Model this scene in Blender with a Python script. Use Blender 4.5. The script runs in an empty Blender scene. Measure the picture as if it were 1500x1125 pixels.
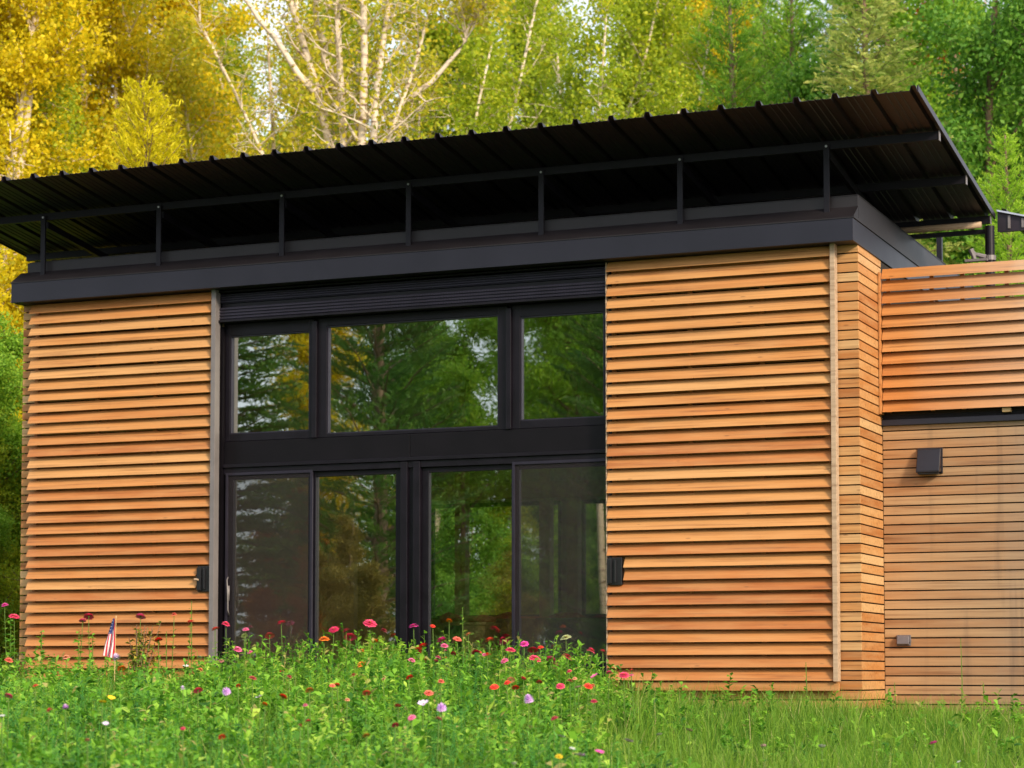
import bpy, math, random
import numpy as np
from mathutils import Vector
R = math.radians
# ------------------------------------------------------------------ camera, sky, sun, exposure
scene = bpy.context.scene
col = scene.collection
YAW, PITCH = R(22.6), R(3.5)
CAM = Vector((5.246, -20.985, 0.42))
cd = bpy.data.cameras.new("Camera"); cam = bpy.data.objects.new("Camera", cd); col.objects.link(cam)
cam.location = CAM; cam.rotation_euler = (R(90) + PITCH, 0, YAW)
cd.lens = 80.064; cd.sensor_width = 36; cd.shift_y = 0.14764; cd.clip_end = 2000; cd.clip_start = 0.2
cd.dof.use_dof = True; cd.dof.focus_distance = 20.5; cd.dof.aperture_fstop = 2.8
scene.camera = cam
world = bpy.data.worlds.new("World"); scene.world = world; world.use_nodes = True
wn = world.node_tree.nodes; wl = world.node_tree.links
SUN_EL, SUN_AZ = 27.0, 122.0          # degrees; azimuth clockwise from +Y (house back) -> front right
sky = wn.new('ShaderNodeTexSky'); sky.sky_type = 'NISHITA'; sky.sun_disc = False
sky.sun_elevation = R(SUN_EL); sky.sun_rotation = R(SUN_AZ); sky.dust_density = 4.0; sky.ozone_density = .6; sky.air_density = .8
# thin high cloud veils the blue
tcw = wn.new('ShaderNodeTexCoord'); nzw = wn.new('ShaderNodeTexNoise'); nzw.inputs['Scale'].default_value = 3.5; nzw.inputs['Detail'].default_value = 6
wl.new(tcw.outputs['Generated'], nzw.inputs['Vector'])
crw = wn.new('ShaderNodeValToRGB'); crw.color_ramp.elements[0].position = .3; crw.color_ramp.elements[0].color = (.45,) * 3 + (1,); crw.color_ramp.elements[1].position = .62; crw.color_ramp.elements[1].color = (.92,) * 3 + (1,)
wl.new(nzw.outputs[0], crw.inputs[0])
mxw = wn.new('ShaderNodeMix'); mxw.data_type = 'RGBA'; wl.new(crw.outputs[0], mxw.inputs[0]); wl.new(sky.outputs[0], mxw.inputs[6]); mxw.inputs[7].default_value = (5.6, 5.9, 6.3, 1)
wl.new(mxw.outputs[2], wn['Background'].inputs[0]); wn['Background'].inputs[1].default_value = 0.13
sd = bpy.data.lights.new("Sun", 'SUN'); sun = bpy.data.objects.new("Sun", sd); col.objects.link(sun)
sd.energy = 2.25; sd.angle = R(9); sd.color = (1.0, 0.84, 0.61)
sdir = Vector((math.sin(R(SUN_AZ)) * math.cos(R(SUN_EL)), math.cos(R(SUN_AZ)) * math.cos(R(SUN_EL)), math.sin(R(SUN_EL))))
sun.rotation_euler = sdir.to_track_quat('Z', 'Y').to_euler()
scene.view_settings.view_transform = 'Standard'; scene.view_settings.look = 'None'
scene.view_settings.exposure = 0.9; scene.view_settings.gamma = 1.0
scene.render.resolution_x = 1024; scene.render.resolution_y = 768
scene.cycles.max_bounces = 8; scene.cycles.transparent_max_bounces = 12; scene.cycles.diffuse_bounces = 3

FH = Vector((-math.sin(YAW), math.cos(YAW), 0)); RT = Vector((math.cos(YAW), math.sin(YAW), 0))
def at(px, d):
    """ground point at a bearing given by a column of the 1500 px wide photograph, d metres in front of the camera"""
    return CAM + FH * d + RT * (d * (px - 750) / 3336.0)
def ground_z(x, y):
    return -0.02 - 0.05 * np.clip(x, -3, 6) + 0.055 * np.minimum(np.maximum(y, -24) + 1, 0)

# ------------------------------------------------------------------ materials
def newmat(name):
    m = bpy.data.materials.new(name); m.use_nodes = True
    nt = m.node_tree; return m, nt.nodes, nt.links, nt.nodes['Principled BSDF']
def ramp(nodes, stops, interp='LINEAR'):
    r = nodes.new('ShaderNodeValToRGB'); cr = r.color_ramp; cr.interpolation = interp
    while len(cr.elements) > 1: cr.elements.remove(cr.elements[-1])
    cr.elements[0].position = stops[0][0]; cr.elements[0].color = (*stops[0][1], 1)
    for p, c in stops[1:]:
        e = cr.elements.new(p); e.color = (*c, 1)
    return r
def mapping(nodes, links, scale, coord='Object'):
    tc = nodes.new('ShaderNodeTexCoord'); mp = nodes.new('ShaderNodeMapping'); mp.inputs['Scale'].default_value = scale
    links.new(tc.outputs[coord], mp.inputs[0]); return mp
def noise(nodes, links, vec, scale=1.0, detail=4.0, rough=.55):
    n = nodes.new('ShaderNodeTexNoise'); n.inputs['Scale'].default_value = scale; n.inputs['Detail'].default_value = detail
    n.inputs['Roughness'].default_value = rough; links.new(vec, n.inputs['Vector']); return n
def mixc(nodes, links, a, b, fac, mode='MIX'):
    m = nodes.new('ShaderNodeMix'); m.data_type = 'RGBA'; m.blend_type = mode
    for s, i in ((a, 6), (b, 7), (fac, 0)):
        if hasattr(s, 'is_linked'): links.new(s, m.inputs[i])
        elif i == 0: m.inputs[0].default_value = s
        else: m.inputs[i].default_value = (*s, 1)
    return m.outputs[2]
def mathn(nodes, links, op, a, b, clamp=False):
    m = nodes.new('ShaderNodeMath'); m.operation = op; m.use_clamp = clamp
    for s, i in ((a, 0), (b, 1)):
        if hasattr(s, 'is_linked'): links.new(s, m.inputs[i])
        else: m.inputs[i].default_value = s
    return m.outputs[0]
def wood(name, stops, stretch=(.9, 34, 34), stain=None, streaks=False, rough=.62):
    m, n, l, b = newmat(name)
    at_ = n.new('ShaderNodeAttribute'); at_.attribute_name = 'rnd'
    rr = ramp(n, stops); l.new(at_.outputs['Fac'], rr.inputs[0])
    # every board gets its own stretch of grain
    mp = mapping(n, l, stretch)
    add = n.new('ShaderNodeVectorMath'); add.operation = 'ADD'; l.new(mp.outputs[0], add.inputs[0])
    sc = n.new('ShaderNodeVectorMath'); sc.operation = 'SCALE'; sc.inputs[0].default_value = (37, 91, 53); l.new(at_.outputs['Fac'], sc.inputs['Scale'])
    l.new(sc.outputs[0], add.inputs[1])
    g = noise(n, l, add.outputs[0], 1.0, 6, .65)
    gr = ramp(n, [(.3, (.45, .36, .3)), (.46, (.92, .9, .88)), (.58, (1.02, 1.02, 1.02)), (.74, (1.32, 1.3, 1.28))]); l.new(g.outputs[0], gr.inputs[0])
    c = mixc(n, l, rr.outputs[0], gr.outputs[0], 1.0, 'MULTIPLY')
    mp2 = mapping(n, l, (1.1, 1.1, 9)); add2 = n.new('ShaderNodeVectorMath'); add2.operation = 'ADD'
    l.new(mp2.outputs[0], add2.inputs[0]); l.new(sc.outputs[0], add2.inputs[1])
    g2 = noise(n, l, add2.outputs[0], 1.6, 3); g2r = ramp(n, [(.38, (0, 0, 0)), (.68, (1, 1, 1))]); l.new(g2.outputs[0], g2r.inputs[0])
    c = mixc(n, l, c, stops[-1][1], mathn(n, l, 'MULTIPLY', g2r.outputs[0], .35))
    # knots
    vo = n.new('ShaderNodeTexVoronoi'); vo.inputs['Scale'].default_value = 1.0
    mp3 = mapping(n, l, (2.6, 9, 9)); l.new(mp3.outputs[0], vo.inputs['Vector'])
    kr = ramp(n, [(0, (1, 1, 1)), (.05, (.8, .8, .8)), (.09, (0, 0, 0))]); l.new(vo.outputs[0], kr.inputs[0])
    c = mixc(n, l, c, (.12, .05, .02), mathn(n, l, 'MULTIPLY', kr.outputs[0], .55))
    if stain:
        mp4 = mapping(n, l, (1.3, 1.3, .35) if not streaks else (2.2, 2.2, .22))
        s = noise(n, l, mp4.outputs[0], 1.2, 4); sr = ramp(n, [(.45, (0, 0, 0)), (.7, (1, 1, 1))]); l.new(s.outputs[0], sr.inputs[0])
        sx = n.new('ShaderNodeSeparateXYZ'); tc = n.new('ShaderNodeTexCoord'); l.new(tc.outputs['Object'], sx.inputs[0])
        mr = n.new('ShaderNodeMapRange'); l.new(sx.outputs[0], mr.inputs[0]); mr.inputs[1].default_value = stain[1] + 4.7; mr.inputs[2].default_value = stain[2] + 4.7
        f = mathn(n, l, 'MULTIPLY', mathn(n, l, 'ADD', mathn(n, l, 'MULTIPLY', sr.outputs[0], .5), .5), mr.outputs[0], True)
        c = mixc(n, l, c, stain[0], mathn(n, l, 'MULTIPLY', f, stain[3]))
        if streaks:
            mp5 = mapping(n, l, (9, 9, .5)); s5 = noise(n, l, mp5.outputs[0], 1.0, 3); r5 = ramp(n, [(.55, (0, 0, 0)), (.75, (1, 1, 1))]); l.new(s5.outputs[0], r5.inputs[0])
            c = mixc(n, l, c, (.07, .055, .05), mathn(n, l, 'MULTIPLY', mathn(n, l, 'MULTIPLY', r5.outputs[0], mr.outputs[0]), .42))
    l.new(c, b.inputs['Base Color']); b.inputs['Roughness'].default_value = rough
    b.inputs['Specular IOR Level'].default_value = .35
    bp = n.new('ShaderNodeBump'); bp.inputs['Strength'].default_value = .25; bp.inputs['Distance'].default_value = .004
    l.new(g.outputs[0], bp.inputs['Height']); l.new(bp.outputs[0], b.inputs['Normal'])
    return m
def plain(name, c, rough=.5, metal=0.0, var=.15, scale=6.0, bump=0.0, spec=.5):
    m, n, l, b = newmat(name)
    mp = mapping(n, l, (1, 1, 1)); g = noise(n, l, mp.outputs[0], scale, 5)
    r = ramp(n, [(.3, tuple(x * (1 - var) for x in c)), (.7, tuple(min(1, x * (1 + var)) for x in c))]); l.new(g.outputs[0], r.inputs[0])
    l.new(r.outputs[0], b.inputs['Base Color']); b.inputs['Metallic'].default_value = metal
    rr = n.new('ShaderNodeMapRange'); l.new(g.outputs[0], rr.inputs[0]); rr.inputs[3].default_value = rough * .85; rr.inputs[4].default_value = min(1, rough * 1.15)
    l.new(rr.outputs[0], b.inputs['Roughness']); b.inputs['Specular IOR Level'].default_value = spec
    if bump:
        bp = n.new('ShaderNodeBump'); bp.inputs['Strength'].default_value = bump; bp.inputs['Distance'].default_value = .01
        l.new(g.outputs[0], bp.inputs['Height']); l.new(bp.outputs[0], b.inputs['Normal'])
    return m
def leaf(name, stops, trans=.35, rough=.55, patch=None):
    m, n, l, b = newmat(name)
    a = n.new('ShaderNodeAttribute'); a.attribute_name = 'rnd'
    r = ramp(n, stops); l.new(a.outputs['Fac'], r.inputs[0]); c = r.outputs[0]
    if patch:
        mp = mapping(n, l, (1, 1, 1)); g = noise(n, l, mp.outputs[0], patch[1], 3); rr = ramp(n, [(.42, (0, 0, 0)), (.6, (1, 1, 1))]); l.new(g.outputs[0], rr.inputs[0])
        c = mixc(n, l, c, patch[0], mathn(n, l, 'MULTIPLY', rr.outputs[0], patch[2]))
    l.new(c, b.inputs['Base Color']); b.inputs['Roughness'].default_value = rough; b.inputs['Specular IOR Level'].default_value = .3
    t = n.new('ShaderNodeBsdfTranslucent'); l.new(c, t.inputs[0])
    mx = n.new('ShaderNodeMixShader'); mx.inputs[0].default_value = trans
    l.new(b.outputs[0], mx.inputs[1]); l.new(t.outputs[0], mx.inputs[2]); l.new(mx.outputs[0], n['Material Output'].inputs[0])
    return m
M = {}
M['cedar'] = wood('cedar_slat', [(0, (.36, .108, .024)), (.3, (.47, .17, .04)), (.65, (.53, .23, .064)), (1, (.6, .32, .12))], stain=((.5, .34, .2), -9.6, -9.5, .12))
M['cedar_wall'] = wood('cedar_siding', [(0, (.36, .135, .038)), (.4, (.47, .2, .058)), (.75, (.52, .27, .1)), (1, (.58, .37, .18))])
M['cedar_wing'] = wood('cedar_weathered_siding', [(0, (.32, .145, .055)), (.35, (.41, .2, .08)), (.7, (.45, .255, .12)), (1, (.51, .34, .19))], stain=((.27, .21, .16), -.1, 1.4, .68), streaks=True)
M['cedar_screen'] = wood('cedar_screen_slat', [(0, (.42, .145, .035)), (.5, (.5, .195, .052)), (1, (.53, .25, .085))], stain=((.56, .47, .36), .3, 2.0, .9))
M['grey_wood'] = wood('weathered_trim_wood', [(0, (.4, .29, .2)), (1, (.5, .36, .25))])
M['fascia'] = plain('charcoal_fascia_metal', (.018, .018, .03), .42, .3, .12, 2.0)
M['upper_fascia'] = plain('brown_black_flashing', (.019, .016, .02), .5, .2, .2, 3.0)
M['roof'] = plain('black_corrugated_metal', (.02, .014, .023), .45, .2, .2, 3.0)
M['steel'] = plain('dark_steel', (.010, .0085, .014), .45, .2, .15, 4.0, spec=.3)
M['bolt'] = plain('zinc_bolt', (.5, .5, .52), .35, .8)
M['frame'] = plain('black_window_frame', (.006, .0045, .0085), .4, 0, .25, 5.0, spec=.3)
M['panel'] = plain('black_panel', (.0035, .0025, .0045), .5, 0, .25, 3.0, spec=.22)
M['track'] = plain('ribbed_track_metal', (.034, .03, .048), .38, .5, .15, 5.0)
M['grey_trim'] = plain('grey_metal_trim', (.2, .18, .185), .5, .2, .1)
M['black_box'] = plain('black_plastic', (.012, .012, .015), .35)
M['vent'] = plain('purple_brown_plastic', (.011, .009, .015), .32)
M['outlet'] = plain('grey_plastic', (.13, .115, .13), .45)
M['silver'] = plain('brushed_silver', (.6, .6, .66), .28, .8)
M['dark'] = plain('dark_backing', (.02, .014, .01), .9)
M['int_wall'] = plain('interior_plaster', (.5, .38, .22), .8)
M['int_floor'] = plain('interior_floor', (.16, .09, .045), .45)
M['int_wood'] = plain('interior_post_wood', (.5, .28, .14), .5, var=.3)
M['tan_wood'] = plain('tan_cabinet_wood', (.6, .42, .2), .5, var=.2)
M['sofa'] = plain('burgundy_fabric', (.4, .03, .06), .9, var=.25)
M['plum'] = plain('plum_fabric', (.06, .025, .045), .9, var=.25)
def glass_mat():
    m, n, l, b = newmat('window_glass'); n.remove(b)
    tr = n.new('ShaderNodeBsdfTransparent'); tr.inputs[0].default_value = (.92, .92, .84, 1)
    gl = n.new('ShaderNodeBsdfGlossy'); gl.inputs['Roughness'].default_value = .0; gl.inputs[0].default_value = (.95, 1, .95, 1)
    mp = mapping(n, l, (1, 1, 1)); g = noise(n, l, mp.outputs[0], 1.4, 2)
    bp = n.new('ShaderNodeBump'); bp.inputs['Strength'].default_value = .05; bp.inputs['Distance'].default_value = .02
    l.new(g.outputs[0], bp.inputs['Height']); l.new(bp.outputs[0], gl.inputs['Normal'])
    mx = n.new('ShaderNodeMixShader'); mx.inputs[0].default_value = .5
    l.new(tr.outputs[0], mx.inputs[1]); l.new(gl.outputs[0], mx.inputs[2]); l.new(mx.outputs[0], n['Material Output'].inputs[0])
    return m
M['glass'] = glass_mat()
def rear_glass():
    m, n, l, b = newmat('clear_rear_glass'); n.remove(b)
    tr = n.new('ShaderNodeBsdfTransparent'); gl = n.new('ShaderNodeBsdfGlossy'); gl.inputs['Roughness'].default_value = 0
    mx = n.new('ShaderNodeMixShader'); mx.inputs[0].default_value = .06
    l.new(tr.outputs[0], mx.inputs[1]); l.new(gl.outputs[0], mx.inputs[2]); l.new(mx.outputs[0], n['Material Output'].inputs[0])
    return m
M['rear_glass'] = rear_glass()
def screen_mat():
    m, n, l, b = newmat('insect_screen_mesh')
    b.inputs['Base Color'].default_value = (.022, .016, .02, 1); b.inputs['Roughness'].default_value = .7
    tr = n.new('ShaderNodeBsdfTransparent'); mx = n.new('ShaderNodeMixShader'); mx.inputs[0].default_value = .4
    l.new(tr.outputs[0], mx.inputs[1]); l.new(b.outputs[0], mx.inputs[2]); l.new(mx.outputs[0], n['Material Output'].inputs[0])
    return m
M['screen'] = screen_mat()
def bark(name, base, dark, sc=(2, 2, 7), thr=(.55, .66)):
    m, n, l, b = newmat(name)
    mp = mapping(n, l, sc); g = noise(n, l, mp.outputs[0], 2.2, 5); r = ramp(n, [(thr[0], base), (thr[1], dark)]); l.new(g.outputs[0], r.inputs[0])
    l.new(r.outputs[0], b.inputs['Base Color']); b.inputs['Roughness'].default_value = .8
    return m
M['birch'] = bark('pale_birch_bark', (.72, .6, .48), (.2, .13, .09))
M['brown_bark'] = bark('brown_bark', (.2, .13, .08), (.08, .05, .035), (3, 3, 1))
M['lf_gold'] = leaf('golden_leaves', [(0, (.28, .31, .012)), (.3, (.62, .53, .01)), (.7, (.86, .67, .01)), (1, (.93, .72, .04))], 0.5)
M['lf_amber'] = leaf('amber_leaves', [(0, (.28, .36, .03)), (.5, (.6, .56, .03)), (1, (.84, .66, .05))], 0.5)
M['lf_ygreen'] = leaf('yellow_green_leaves', [(0, (.18, .28, .02)), (.4, (.36, .48, .025)), (.8, (.56, .6, .03)), (1, (.78, .66, .03))], 0.5)
M['lf_green'] = leaf('green_leaves', [(0, (.1, .25, .02)), (.5, (.23, .43, .03)), (1, (.42, .58, .05))], 0.45)
M['lf_dark'] = leaf('dark_green_leaves', [(0, (.06, .18, .02)), (.5, (.14, .33, .035)), (1, (.27, .45, .05))], 0.4)
M['nd_pine'] = leaf('bright_pine_needles', [(0, (.06, .2, .02)), (.5, (.19, .4, .03)), (1, (.38, .57, .06))], 0.42)
M['nd_spruce'] = leaf('pale_spruce_needles', [(0, (.18, .32, .07)), (.5, (.42, .52, .12)), (1, (.66, .66, .18))], .45)
M['nd_deep'] = leaf('deep_green_needles', [(0, (.025, .09, .02)), (.5, (.07, .2, .03)), (1, (.2, .34, .05))], .35)
M['nd_bright'] = leaf('lime_pine_needles', [(0, (.2, .42, .02)), (.5, (.38, .62, .04)), (1, (.55, .75, .08))], .5)
M['nd_larch'] = leaf('golden_larch_needles', [(0, (.4, .42, .014)), (.5, (.76, .68, .014)), (1, (.9, .78, .03))], 0.5)
M['lf_red'] = leaf('russet_leaves', [(0, (.25, .06, .01)), (.6, (.5, .16, .02)), (1, (.6, .3, .03))], .4)
M['lf_brown'] = leaf('dull_olive_leaves', [(0, (.07, .09, .02)), (.5, (.2, .17, .03)), (.85, (.34, .25, .03)), (1, (.6, .42, .04))], .35)
M['grass'] = leaf('meadow_grass_blades', [(0, (.05, .15, .012)), (.5, (.13, .3, .02)), (.85, (.27, .41, .04)), (.95, (.45, .42, .16)), (1, (.5, .4, .2))], .35, patch=((.2, .3, .03), .6, .3))
M['weeds'] = leaf('wildflower_leaves', [(0, (.035, .14, .01)), (.35, (.11, .31, .02)), (.7, (.24, .5, .035)), (.96, (.46, .64, .08)), (1, (.45, .4, .12))], .38)
M['feather'] = leaf('feathery_leaves', [(0, (.03, .16, .025)), (.6, (.08, .3, .045)), (1, (.17, .42, .07))], .3)
M['stem'] = leaf('flower_stem', [(0, (.1, .2, .03)), (1, (.16, .26, .05))], .2)

def ground_mat():
    m, n, l, b = newmat('meadow_soil')
    mp = mapping(n, l, (1, 1, 1)); g = noise(n, l, mp.outputs[0], 1.5, 8, .7)
    r = ramp(n, [(.3, (.03, .035, .012)), (.5, (.035, .075, .014)), (.7, (.07, .12, .02))]); l.new(g.outputs[0], r.inputs[0])
    l.new(r.outputs[0], b.inputs['Base Color']); b.inputs['Roughness'].default_value = .95
    bp = n.new('ShaderNodeBump'); bp.inputs['Distance'].default_value = .08; l.new(g.outputs[0], bp.inputs['Height']); l.new(bp.outputs[0], b.inputs['Normal'])
    return m
M['ground'] = ground_mat()

# ------------------------------------------------------------------ object helpers
def setp(o, label=None, cat=None, group=None, kind=None):
    if label: o['label'] = label
    if cat: o['category'] = cat
    if group: o['group'] = group
    if kind: o['kind'] = kind
    return o
def empty(name, loc, label, cat, group=None, rz=0.0):
    o = bpy.data.objects.new(name, None); col.objects.link(o); o.location = loc; o.rotation_euler.z = rz
    o.empty_display_size = .2
    return setp(o, label, cat, group)
class MB:
    def __init__(s): s.v = []; s.f = []; s.r = []; s.mi = []
    def quadbox(s, P, rnd=None, mi=0):
        """P: 8 corners, bottom ring 0-3 then top ring 4-7"""
        b = len(s.v); s.v += [tuple(p) for p in P]
        r = random.random() if rnd is None else rnd
        for q in ((0, 3, 2, 1), (4, 5, 6, 7), (0, 1, 5, 4), (1, 2, 6, 5), (2, 3, 7, 6), (3, 0, 4, 7)):
            s.f.append(tuple(b + i for i in q)); s.r.append(r); s.mi.append(mi)
    def box(s, x0, x1, y0, y1, z0, z1, rnd=None, mi=0):
        s.quadbox([(x0, y0, z0), (x1, y0, z0), (x1, y1, z0), (x0, y1, z0), (x0, y0, z1), (x1, y0, z1), (x1, y1, z1), (x0, y1, z1)], rnd, mi)
    def slat(s, x0, x1, yb, yt, z0, z1, th, d0=0.0, d1=0.0, rnd=None):
        """louvre: bottom edge at yb (forward), top edge at yt; d0/d1 tiny sag at its ends"""
        P = []
        for z, y in ((z0, yb), (z1, yt)):
            for x, d in ((x0, d0), (x1, d1)): P.append((x, y, z + d))
            for x, d in ((x1, d1), (x0, d0)): P.append((x, y + th, z + d + .004))
        s.quadbox(P, rnd)
    def tube(s, pts, rad, seg=8, rnd=0.5, mi=0, cap=True):
        pts = [Vector(p) for p in pts]; rings = []
        if not hasattr(rad, '__len__'): rad = [rad] * len(pts)
        for i, p in enumerate(pts):
            t = (pts[min(i + 1, len(pts) - 1)] - pts[max(i - 1, 0)]).normalized()
            u = t.cross(Vector((.13, .31, .94)) if abs(t.z) < .9 else Vector((1, 0, 0))).normalized(); w = t.cross(u)
            b = len(s.v)
            for k in range(seg):
                a = 2 * math.pi * k / seg; s.v.append(tuple(p + (u * math.cos(a) + w * math.sin(a)) * rad[i]))
            rings.append(b)
        for a, b in zip(rings[:-1], rings[1:]):
            for k in range(seg):
                s.f.append((a + k, a + (k + 1) % seg, b + (k + 1) % seg, b + k)); s.r.append(rnd); s.mi.append(mi)
        if cap:
            s.f.append(tuple(rings[0] + k for k in reversed(range(seg)))); s.r.append(rnd); s.mi.append(mi)
            s.f.append(tuple(rings[-1] + k for k in range(seg))); s.r.append(rnd); s.mi.append(mi)
    def poly(s, pts, rnd=.5, mi=0):
        b = len(s.v); s.v += [tuple(p) for p in pts]; s.f.append(tuple(range(b, b + len(pts)))); s.r.append(rnd); s.mi.append(mi)
    def prism(s, prof, x0, x1, rnd=.5, mi=0):
        """prof: list of (y,z) closed, extruded along x"""
        n = len(prof); b = len(s.v)
        for x in (x0, x1): s.v += [(x, y, z) for y, z in prof]
        for i in range(n):
            j = (i + 1) % n; s.f.append((b + i, b + j, b + n + j, b + n + i)); s.r.append(rnd); s.mi.append(mi)
        s.f.append(tuple(b + i for i in range(n - 1, -1, -1))); s.f.append(tuple(b + n + i for i in range(n))); s.r += [rnd] * 2; s.mi += [mi] * 2
    def build(s, name, mat, parent=None, bevel=0.0, smooth=False, org=None):
        me = bpy.data.meshes.new(name)
        v = s.v
        if org is not None: v = [(p[0] - org[0], p[1] - org[1], p[2] - org[2]) for p in v]
        me.from_pydata(v, [], s.f)
        mats = mat if isinstance(mat, (list, tuple)) else [mat]
        for m in mats: me.materials.append(m)
        if len(mats) > 1: me.polygons.foreach_set('material_index', s.mi)
        a = me.attributes.new('rnd', 'FLOAT', 'FACE'); a.data.foreach_set('value', s.r)
        if smooth: me.polygons.foreach_set('use_smooth', [True] * len(me.polygons))
        o = bpy.data.objects.new(name, me); col.objects.link(o)
        if parent: o.parent = parent
        if org is not None: o.location = org
        if bevel:
            bv = o.modifiers.new('bevel', 'BEVEL'); bv.width = bevel; bv.segments = 2; bv.limit_method = 'ANGLE'
        return o
def quads_mesh(name, V, rnd, mat, n=4, smooth=False):
    """V: (N, n, 3) array of polygons"""
    N = V.shape[0]; me = bpy.data.meshes.new(name)
    me.vertices.add(N * n); me.vertices.foreach_set('co', V.astype(np.float32).ravel())
    me.loops.add(N * n); me.loops.foreach_set('vertex_index', np.arange(N * n, dtype=np.int32))
    me.polygons.add(N); me.polygons.foreach_set('loop_start', np.arange(0, N * n, n, dtype=np.int32))
    me.polygons.foreach_set('loop_total', np.full(N, n, dtype=np.int32))
    me.materials.append(mat)
    a = me.attributes.new('rnd', 'FLOAT', 'FACE'); a.data.foreach_set('value', rnd.astype(np.float32))
    me.update(calc_edges=True)
    return me
def link_mesh(name, me, parent=None):
    o = bpy.data.objects.new(name, me); col.objects.link(o)
    if parent: o.parent = parent
    return o

# ------------------------------------------------------------------ ground
def build_ground():
    xs = np.concatenate([[-600, -200, -80], np.linspace(-40, 30, 71), [80, 200, 600]])
    ys = np.concatenate([[-600, -200, -80], np.linspace(-45, 75, 121), [200, 600]])
    X, Y = np.meshgrid(xs, ys)
    Z = ground_z(X, Y)
    V = np.stack([X, Y, Z], -1).reshape(-1, 3); nx = len(xs)
    F = [(j * nx + i, j * nx + i + 1, (j + 1) * nx + i + 1, (j + 1) * nx + i) for j in range(len(ys) - 1) for i in range(nx - 1)]
    me = bpy.data.meshes.new('ground'); me.from_pydata(V.tolist(), [], F); me.materials.append(M['ground'])
    o = link_mesh('ground', me); setp(o, kind='structure')
build_ground()

# ------------------------------------------------------------------ the cabin
random.seed(11)
cabin = empty('cabin', (-4.7, 3, .1), 'modern cedar-slatted cabin with a black corrugated canopy roof and dark glazed front', 'house')
CO = Vector((-4.7, 3, .1))
def part(mb, name, mat, parent=None, bevel=0.0, org=None, smooth=False):
    """part in world coordinates, parented to the cabin (whose origin is CO) or to one of its parts placed at the same origin"""
    p = parent or cabin
    off = CO
    mb.v = [(a - off.x, b - off.y, c - off.z) for a, b, c in mb.v]
    return mb.build(name, mat, p, bevel, smooth)

PITCHS = .1222; SZ0 = .364
def shutter(x0, x1, latch_x, trim_right_mat, trim_w, left_trim):
    mb = MB()
    z_l0, z_l1 = 1.30, 1.57
    for k in range(34):
        z0 = SZ0 + k * PITCHS; r = random.random()
        a, b = x0, x1
        zc = z0 + .05
        if latch_x < (x0 + x1) / 2:
            if z_l0 < zc < z_l1: a = latch_x + .165
        else:
            if z_l0 < zc < z_l1: b = latch_x - .17
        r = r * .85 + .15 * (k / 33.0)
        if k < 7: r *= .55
        g = random.gauss(0, .0018)
        t = random.gauss(0, .003)
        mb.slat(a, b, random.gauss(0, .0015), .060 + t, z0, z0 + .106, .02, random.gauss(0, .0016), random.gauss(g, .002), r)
    # thin drip edge along the foot of the panel
    sh = part(mb, 'sliding_shutter', M['cedar'], None, .0025)
    fr = MB()
    for xa in (x0 + .03, x0 + .82, x0 + 1.55, x1 - .08):
        fr.box(xa, xa + .045, .09, .112, SZ0, SZ0 + 34 * PITCHS - .01, .3)
    part(fr, 'back_batten', M['cedar'], sh, .002)
    tr = MB(); tr.box(x1 + .003, x1 + trim_w, -.012, .09, SZ0 - .01, 4.525, .6)
    part(tr, 'edge_trim', trim_right_mat, sh, .002)
    if left_trim:
        tl = MB(); tl.box(x0 - .004 - .012, x0 - .004, .035, .09, SZ0, 4.50, .6)
        part(tl, 'edge_strip', M['grey_wood'], sh, .002)
    lb = MB(); lx = latch_x
    s = 1 if latch_x < (x0 + x1) / 2 else -1
    a, b = sorted((lx, lx + s * .15))
    lb.box(a, b, .01, .06, z_l0 - .005, z_l1 - .005)
    lb.box(a + .004, a + .05, -.018, .0098, z_l0 + .01, z_l1 - .02)
    lb.box(a + .075, a + .095, -.012, .0098, z_l0 + .02, z_l1 - .03)
    part(lb, 'latch_box', M['black_box'], sh, .004)
    if s < 0:
        kn = MB(); kn.tube([(a - .02, -.02, 1.425), (a + .03, -.022, 1.42)], [.014, .011], 8); part(kn, 'latch_pin', M['grey_wood'], sh)
    return sh
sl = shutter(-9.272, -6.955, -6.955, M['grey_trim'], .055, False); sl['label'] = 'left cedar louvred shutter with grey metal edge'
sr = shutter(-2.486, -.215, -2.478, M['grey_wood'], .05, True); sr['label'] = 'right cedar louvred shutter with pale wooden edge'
bb = MB(); bb.box(-2.2, -.17, .03, .07, .265, .345, .4); part(bb, 'base_board', M['cedar_wall'], None, .002)

# walls of lapped boards
def wall_boards(mb, fx, z0, z1, pitch=.0925, gap=.0135, rn=lambda z: random.random()):
    z = z0
    while z < z1 - .02:
        zt = min(z + pitch - gap, z1)
        fx(mb, z, zt, rn(z)); z += pitch
mb = MB()
wall_boards(mb, lambda m, z, zt, r: m.box(-9.42, -6.94, .12, .14, z, zt, r), .0, 4.52)
part(mb, 'front_siding', M['cedar_wall'], None, .0015)
mb = MB()
wall_boards(mb, lambda m, z, zt, r: m.box(-2.46, .03, .12, .14, z, zt, r), .0, 4.52)
part(mb, 'front_siding', M['cedar_wall'], None, .0015)
mb = MB()
wall_boards(mb, lambda m, z, zt, r: m.box(.01, .03, .1425, 1.045, z, zt, r), .0, 4.52)
part(mb, 'side_siding', M['cedar_wall'], None, .0015)
mb = MB()
wall_boards(mb, lambda m, z, zt, r: m.box(-9.42, -9.40, .1425, 6.0, z, zt, r), .0, 4.52)
part(mb, 'side_siding', M['cedar_wall'], None, .0015)
mb = MB()
wall_boards(mb, lambda m, z, zt, r: (m.box(.033, 2.1 + .5 * r, 1.05, 1.07, z, zt, r), m.box(2.104 + .5 * r, 6.0, 1.05, 1.07, z, zt, random.random())), -.05, 2.86)
part(mb, 'wing_siding', M['cedar_wing'], None, .0015)
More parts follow.
